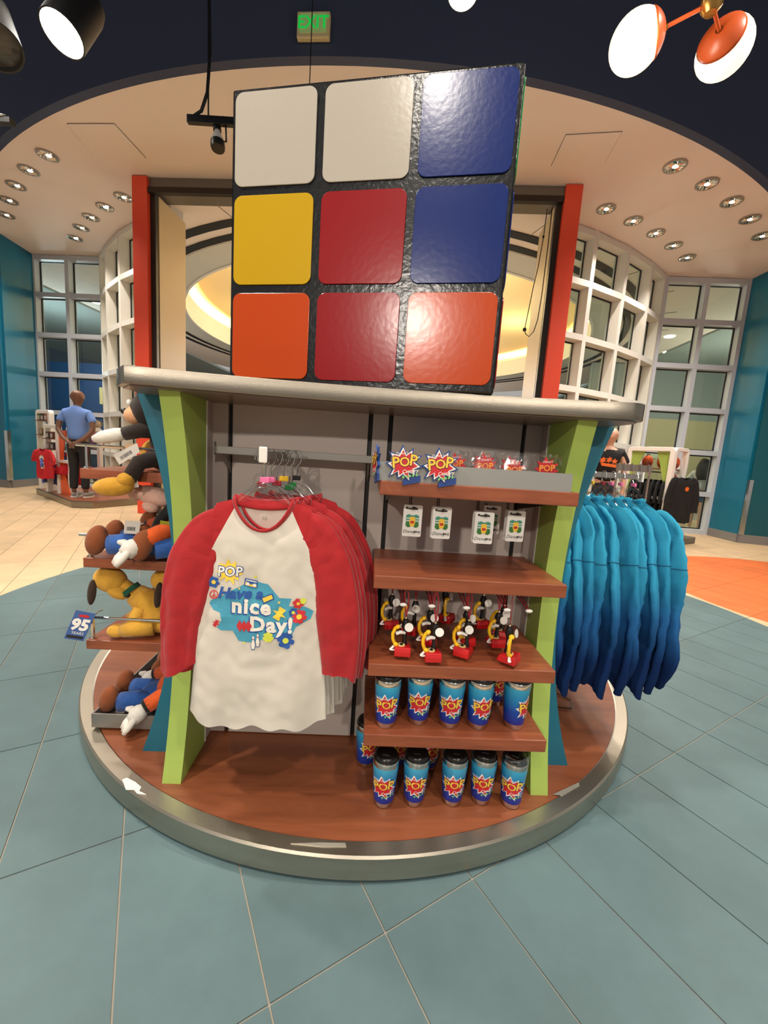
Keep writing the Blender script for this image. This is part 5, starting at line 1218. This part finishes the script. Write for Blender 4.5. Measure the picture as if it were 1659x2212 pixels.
trousers(man, 1.93, mat('black_denim', (26, 26, 28), .8)); shoes(man, 1.93, mat('grey_canvas', (150, 146, 138), .8), PLAST_W)
st_ = MB().tube([(.0, -.12, 0), (.02, -.1, .12)], .012, 8).build('stand_rod', CHROME, man)
def rounded_frame(w_, h_, t_, d_, r_=.07):
    """flat white rack frame: rounded top, open below; local x width, y depth"""
    m_ = MB(); o_, i_ = [], []
    for q in range(9): a = pi - pi / 2 * q / 8; o_.append((-w_ / 2 + r_ + r_ * cos(a), h_ - r_ + r_ * sin(a))); i_.append((-w_ / 2 + r_ + (r_ - t_) * cos(a) if r_ > t_ else -w_ / 2 + t_, h_ - r_ + (r_ - t_) * sin(a) if r_ > t_ else h_ - t_))
    for q in range(9): a = pi / 2 - pi / 2 * q / 8; o_.append((w_ / 2 - r_ + r_ * cos(a), h_ - r_ + r_ * sin(a))); i_.append((w_ / 2 - r_ + (r_ - t_) * cos(a), h_ - r_ + (r_ - t_) * sin(a)))
    o_ = [(-w_ / 2, 0)] + o_ + [(w_ / 2, 0)]; i_ = [(-w_ / 2 + t_, 0)] + i_ + [(w_ / 2 - t_, 0)]; n = len(o_)
    vs_ = []
    for y in (-d_ / 2, d_ / 2): vs_ += [(p, y, q) for p, q in o_] + [(p, y, q) for p, q in i_]
    fs = []
    for k in range(n - 1):
        fs += [(k, k + 1, n + k + 1, n + k), (2 * n + k, 3 * n + k, 3 * n + k + 1, 2 * n + k + 1), (k, 2 * n + k, 2 * n + k + 1, k + 1), (n + k, n + k + 1, 3 * n + k + 1, 3 * n + k)]
    fs += [(0, n, 3 * n, 2 * n), (n - 1, 3 * n - 1, 4 * n - 1, 2 * n - 1)]
    return m_.add(vs_, fs)
RWH = mat('rack_white', (238, 234, 226), .4)
def small_tee(name, label, m, loc, rz, hw=.2, L=.5, group=None, sl=.16, long_=False, extra=None):
    t = thing(name, label, 'shirt', loc, rz, group)
    gg = Garment(hw, L, .03, .075, .05, .3, .0, .008, len(label) * .37)
    gg.body(22, 20).build('shirt_body', m, t, smooth='all')
    for sg in (-1, 1):
        pth = [(sg * hw * .6, 0, -.06), (sg * hw * .95, 0, -.10), (sg * (hw + .05), 0, -.12 - sl * .5), (sg * (hw + .06), 0, -.12 - sl)]
        sleeve(pth, [.05, .075, .072, .06], .025, 12, sg).build('sleeve', m, t, smooth='all')
    if extra: extra(t, gg)
    return t
def hang_bits(t, z=.0):
    MB().tube([(0, 0, .12), (.012, 0, .13), (.018, 0, .115), (0, 0, .09), (0, 0, .01), (-.14, 0, -.04)], .004, 6).tube([(0, 0, .01), (.14, 0, -.04)], .004, 6).build('hanger', CLEAR, t, smooth=True)
TR = mat('tee_red', (196, 26, 36), .85); TBL = mat('tee_blue', (86, 106, 186), .85); TNV = mat('tee_navy', (40, 52, 110), .85); TBK = mat('tee_black', (18, 18, 19), .85); TCR = mat('tee_cream', (226, 206, 168), .85); TAQ = mat('tee_aqua', (110, 180, 196), .85)
# left rack: taller rear frame and lower front frame, orange curved side
ra = at_y(78, 1060, 7.85); ra.z = .12
rack = thing('garment_rack', 'white rounded garment rack with shelves at the left, behind the mannequin', 'rack', (-6.42, 7.95, .12), radians(-25))
for x_, y_, h_, w_ in ((-.475, .0, 1.58, .50), (.10, -.15, 1.30, .46)):
    for dx in (0,):
        m_ = rounded_frame(w_, h_, .07, .09); m_.v = [(p[0] + x_, p[1] + y_, p[2]) for p in m_.v]; m_.build('rack_frame', RWH, rack, bevel=.006)
m_ = rounded_frame(.60, 1.30, .07, .09); m_.v = [(.56 + p[1], .16 + p[0], p[2]) for p in m_.v]; m_.build('rack_frame', RWH, rack, bevel=.006)
op = [(0, 0), (.34, 0), (.22, .16), (.12, .42), (.10, .72), (.17, 1.0), (.24, 1.2), (0, 1.2)]
MB().prism(op, lambda p, q, t_: (.34 + p, t_, q), -.17, -.15).build('orange_side', mat('rack_orange', (226, 92, 34), .5), rack)
for z in (1.36, 1.08): MB().box(-.66, -.29, -.10, .10, z, z + .015).build('rack_shelf', mat('rack_shelf_brown', (120, 78, 50), .5), rack)
for z in (1.02, .82): MB().box(-.06, .26, -.25, -.06, z, z + .015).build('rack_shelf', mat('rack_shelf_brown', (120, 78, 50), .5), rack)
MB().box(.30, .62, -.20, -.13, .60, .65).build('cross_bar', RWH, rack)
for k, (x_, y_, z_, c_) in enumerate(((-.60, .0, 1.375, (96, 110, 60)), (-.475, .0, 1.375, (60, 48, 42)), (-.35, .0, 1.375, (160, 92, 60)), (-.55, .0, 1.095, (180, 150, 96)), (-.40, .0, 1.095, (70, 60, 52)), (.02, -.16, 1.035, (76, 62, 56)), (.17, -.16, 1.035, (110, 60, 48)), (.02, -.16, .835, (150, 120, 110)), (.17, -.16, .835, (70, 58, 66)))):
    p = rack.matrix_world if False else (Matrix.Translation(rack.location) @ Matrix.Rotation(radians(-25), 4, 'Z')) @ Vector((x_, y_, z_))
    names = ['green box at the left', 'dark box in the middle', 'orange-brown box at the right', 'tan box at the left', 'dark box at the right', 'dark box at the left', 'red-brown box at the right', 'pale box at the left', 'dark box at the right']
    shelf_ = ['top shelf of the tall frame'] * 3 + ['second shelf of the tall frame'] * 2 + ['top shelf of the low frame'] * 2 + ['second shelf of the low frame'] * 2
    t = thing('boxed_toy', 'small %s on the %s, left rack' % (names[k], shelf_[k]), 'boxed toy', p, radians(-25), 'boxed toys on the left rack')
    MB().box(-.05, .05, -.05, .05, 0, .13).build('carton', mat('carton_%d' % k, c_, .5), t, bevel=.004)
    MB().box(-.035, .035, -.052, -.05, .02, .09).build('carton_window', mat('carton_pale', (190, 180, 168), .3), t)
def rk(x_, y_, z_): return (Matrix.Translation(rack.location) @ Matrix.Rotation(radians(-25), 4, 'Z')) @ Vector((x_, y_, z_))
def red_print(t, gg):
    sheet('shirt_print', PR_WHITE, [scaled(STAR, .07, (0, -.18)), [(-.05, -.26), (.06, -.24), (.07, -.36), (-.02, -.38)]], lambda x, z: gg.front(x, z, .004), t)
    sheet('shirt_print_band', PR_BLACK, [[(-.04, -.29), (.055, -.275), (.055, -.30), (-.04, -.315)], disc((0, -.2), .03, 12)], lambda x, z: gg.front(x, z, .006), t)
small_tee('hanging_tee', 'red tee with a white print hanging at the front of the left rack', TR, rk(.14, -.34, .84), radians(-15), .18, .56, 'tees on the left rack', .12, extra=red_print)
small_tee('hanging_tee', 'blue tee hanging at the far left end of the rack', TBL, rk(-.08, -.24, .74), radians(-55), .19, .55, 'tees on the left rack', .12)
small_tee('hanging_tee', 'red tee hanging half behind the red printed tee', TR, rk(.30, -.30, .80), radians(-40), .18, .50, 'tees on the left rack', .12)
small_tee('hanging_tee', 'navy tee hanging low behind the red printed tee', TNV, rk(.10, -.06, .56), radians(-20), .2, .42, 'tees on the left rack', .12)
for k, (x_, m_, nm) in enumerate(((.22, TR, 'nearest the orange panel'), (.32, TR, 'in the middle'), (.42, TR, 'nearest the mannequin'))):
    small_tee('hanging_tee', 'dark red tee on the lower bar behind the mannequin, ' + nm, m_, rk(x_ + .14, .02, .60), radians(-25 + 75), .17, .42, 'lower red tees on the left rack', .1)
small_tee('hanging_tee', 'aqua tee folded over the upper bar left of the mannequin hip', TAQ, rk(.46, .0, 1.02), radians(-10), .15, .24, 'tees on the left rack', .06)
small_tee('hanging_tee', 'dark red tee under the aqua one left of the mannequin hip', TR, rk(.47, .06, .88), radians(-10), .16, .22, 'tees on the left rack', .06)

# ---- right racks with black shirts
rr_o = Vector((4.90, 7.06, 0)); rrz = radians(30)
rr_m = Matrix.Translation(rr_o) @ Matrix.Rotation(rrz, 4, 'Z')
rack2 = thing('garment_rack', 'tall white rounded rack of black shirts right of the stand', 'rack', rr_o, rrz)
MB().box(-.10, 1.07, -.10, .85, 0, .12).build('rack_base', mat('rack_base_grey', (112, 104, 92), .5), rack2, bevel=.01)
RH = 1.60
m_ = rounded_frame(.80, RH, .075, .10, .08); m_.v = [(p[1], p[0] + .36, p[2] + .12) for p in m_.v]; m_.build('rack_frame', RWH, rack2, bevel=.006)
m_ = rounded_frame(.46, RH, .06, .09, .08); m_.v = [(p[0] + .22, p[1] + .0, p[2] + .12) for p in m_.v]; m_.build('rack_frame', RWH, rack2, bevel=.006)
m_ = rounded_frame(.50, 1.28, .06, .09, .07); m_.v = [(p[0] + .74, p[1] + .30, p[2] + .12) for p in m_.v]; m_.build('rack_frame', RWH, rack2, bevel=.006)
MB().box(-.03, .03, .02, .70, .80, .85).build('cross_bar', RWH, rack2)
for sy in (-1, 1):
    gp = [(0, 0), (.22, 0), (.14, -.25), (.06, -.52), (.02, -.8), (0, -.9)]
    MB().prism([(.36 + sy * (-.325 + p), RH + .04 + q) for p, q in gp], lambda p, q, t_: (t_, p, q), -.02, .0).build('lime_side', GREEN, rack2)
MB().box(.0, .42, .05, .70, 1.33, 1.35).build('rack_shelf', mat('rack_shelf_brown', (120, 78, 50), .5), rack2)
MB().tube([(.16, .04, 1.28), (.16, .72, 1.28)], .012, 8).build('hang_bar', CHROME, rack2)
for k in range(7):
    t = small_tee('black_shirt', 'black shirt on the upper bar of the right rack, %s' % (['farthest left', 'second from left', 'third from left', 'middle', 'third from right', 'second from right', 'nearest the corner post'][k]), TBK, rr_m @ Vector((.16, .66 - .09 * k, 1.15)), rrz + .25, .2, .66, 'black shirts on the right rack', .3)
    hang_bits(t)
def orange_mark(t, gg):
    sheet('shirt_print', mat('print_shirt_orange', (232, 112, 40), .7), [scaled(STAR, .05, (.04, -.2))], lambda x, z: gg.front(x, z, .004), t)
t = small_tee('black_shirt', 'black shirt with an orange chest print hanging on the end of the right rack', TBK, rr_m @ Vector((.24, -.13, 1.22)), rrz - .30, .24, .80, 'black shirts on the right rack', .5, extra=orange_mark); hang_bits(t)
def scribble(t, gg):
    rq = random.Random(5)
    sheet('shirt_scribbles', mat('scribble_black', (50, 40, 36), .8), [[(x, z), (x + rq.uniform(.01, .04), z + rq.uniform(-.01, .01)), (x + rq.uniform(0, .02), z - rq.uniform(.008, .02))] for x, z in [(rq.uniform(-.15, .15), rq.uniform(-.45, -.1)) for _ in range(26)]], lambda x, z: gg.front(x, z, .004), t)
t = small_tee('cream_shirt', 'cream shirt with dark scribbles hanging beside the black one', TCR, rr_m @ Vector((.72, .10, .92)), rrz - .3, .19, .52, None, .22, extra=scribble); hang_bits(t)
for k, (x_, y_, nm) in enumerate(((.14, .48, 'left of the two in the tall frame'), (.14, .22, 'right of the two in the tall frame'), (.32, .12, 'in the end compartment'))):
    t = thing('orange_backpack', 'orange and brown bag on the top shelf, ' + nm, 'bag', rr_m @ Vector((x_, y_, 1.351)), rrz, 'orange bags on the right rack')
    MB().ell((0, 0, .11), (.08, .09, .115), None, 16, 12).build('bag_body', mat('bag_orange', (190, 84, 34), .8, noise_amt=.5, noise_scale=18), t, smooth='all')
    MB().ell((-.05, -.03, .07), (.045, .06, .06), None, 14, 10).build('bag_pocket', mat('bag_brown', (110, 48, 26), .8, noise_amt=.3, noise_scale=20), t, smooth='all')
    MB().tube([(-.04, 0, .215), (-.03, 0, .245), (.03, 0, .245), (.04, 0, .215)], .008, 6).build('bag_handle', PLAST_B, t, smooth=True)
for k, (x_, c_, nm) in enumerate(((.84, (160, 40, 30), 'dark red'), (.66, (206, 206, 200), 'pale'))):
    t = thing('shop_bag', '%s folded bag standing in the low right frame' % nm, 'bag', rr_m @ Vector((x_, .32, .90)), rrz)
    MB().prism([(-.09, 0), (.09, 0), (.05, .30), (-.03, .36)], lambda p, q, t_: (p, t_, q), -.03, .03).build('bag_body', mat('shop_bag_%d' % k, c_, .6), t, bevel=.006)
    MB().tube([(-.01, 0, .32), (.0, 0, .40), (.02, 0, .32)], .006, 6).build('bag_handle', PLAST_B, t)
MB().box(.54, .94, .22, .42, .88, .90).build('rack_shelf', mat('rack_shelf_brown', (120, 78, 50), .5), rack2)
# mannequin in a black tee behind the sweatshirts
man2 = thing('mannequin', 'pale mannequin in a black tee with orange lettering, behind the sweatshirts', 'mannequin', (3.62, 6.75, 0), radians(160))
figure(man2, 1.95, SKL, None, 'side'); tee(man2, 1.95, TBK, 'side', .95, 1.12); trousers(man2, 1.95, mat('black_denim', (26, 26, 28), .8)); shoes(man2, 1.95, PLAST_B, PLAST_W)
fr = MB()
sheet('tee_lettering', mat('print_shirt_orange', (232, 112, 40), .7), [star5((.0, .0), .05, 6, .5), star5((.08, -.02), .05, 5, .5), star5((-.09, -.01), .055, 6, .5), [(-.12, -.05), (.12, -.07), (.12, -.12), (-.10, -.10)]], lambda x, z: (-x, .165, 1.42 + z), man2)
tr_ = MB().box(-.25, .25, -.03, .03, 0, .10); sgn = tr_.build('rail_sign', GREYMETAL); sgn.location = (3.65, 6.05, 1.26); tag(sgn, 'grey rack header rail with hanger hooks behind the sweatshirts', 'rail')
MB().tube([(-.24, 0, 0), (-.24, 0, -1.26)], .015, 8).tube([(.24, 0, 0), (.24, 0, -1.26)], .015, 8).build('rail_legs', GREYMETAL, sgn)
for k in range(4): MB().tube([(-.18 + .12 * k, -.03, .10), (-.18 + .12 * k, -.05, .12), (-.16 + .12 * k, -.05, .06), (-.16 + .12 * k, -.05, -.06)], .006, 6).build('hanger_hook', CHROME, sgn, smooth=True)

# ---- two passers-by behind the glass
wp = rm(-6.78, -5.35, 0); wom = thing('person', 'person with grey-brown curly hair in a pink top behind the left window', 'person', wp, RM_YAW + radians(-150))
figure(wom, 1.66, SKP, None, 'front'); tee(wom, 1.66, mat('pink_top', (206, 84, 126), .85), 'front', .90, 1.2); trousers(wom, 1.66, mat('blue_jeans', (44, 62, 100), .85)); shoes(wom, 1.66, PLAST_B, PLAST_W)
hr = MB(); rq = random.Random(4)
for k in range(26):
    a = rq.uniform(0, 2 * pi); b_ = rq.uniform(-.2, 1.2); hr.ell((.085 * cos(a) * cos(b_), -.015 + .095 * sin(a) * cos(b_) - .01, 1.565 + .085 * sin(b_)), (.034, .034, .034), None, 8, 6)
hr.build('hair', mat('hair_grey_brown', (120, 98, 80), .7), wom, smooth='all')
MB().tube([(-.16, .10, 1.36), (.0, .14, 1.12), (.16, .11, .95), (.17, -.1, .95), (.0, -.14, 1.2), (-.15, -.06, 1.38), (-.16, .10, 1.36)], .012, 6).build('shoulder_strap', PLAST_B, wom)
wq = rm(7.84, -5.38, 0); wo2 = thing('person', 'person with long dark hair, white top and denim shorts behind the right window', 'person', wq, RM_YAW + radians(-38))
figure(wo2, 1.68, SKP, None, 'front'); tee(wo2, 1.68, mat('white_top', (222, 220, 222), .85), 'front', 1.0, 1.12); trousers(wo2, 1.68, mat('denim_shorts', (66, 92, 140), .85), .68, 1.15); shoes(wo2, 1.68, PLAST_W, PLAST_W)
hr = MB(); hr.ell((0, -.005, 1.575), (.095, .105, .10), None, 18, 12); hr.tube([(0, -.06, 1.56), (0, -.12, 1.45), (.01, -.155, 1.30), (.02, -.16, 1.18)], [(.07, .10), (.06, .13), (.035, .13), (.015, .09)], 14, up=(0, 1, 0)); hr.build('hair', mat('hair_dark', (52, 40, 34), .6), wo2, smooth='all')
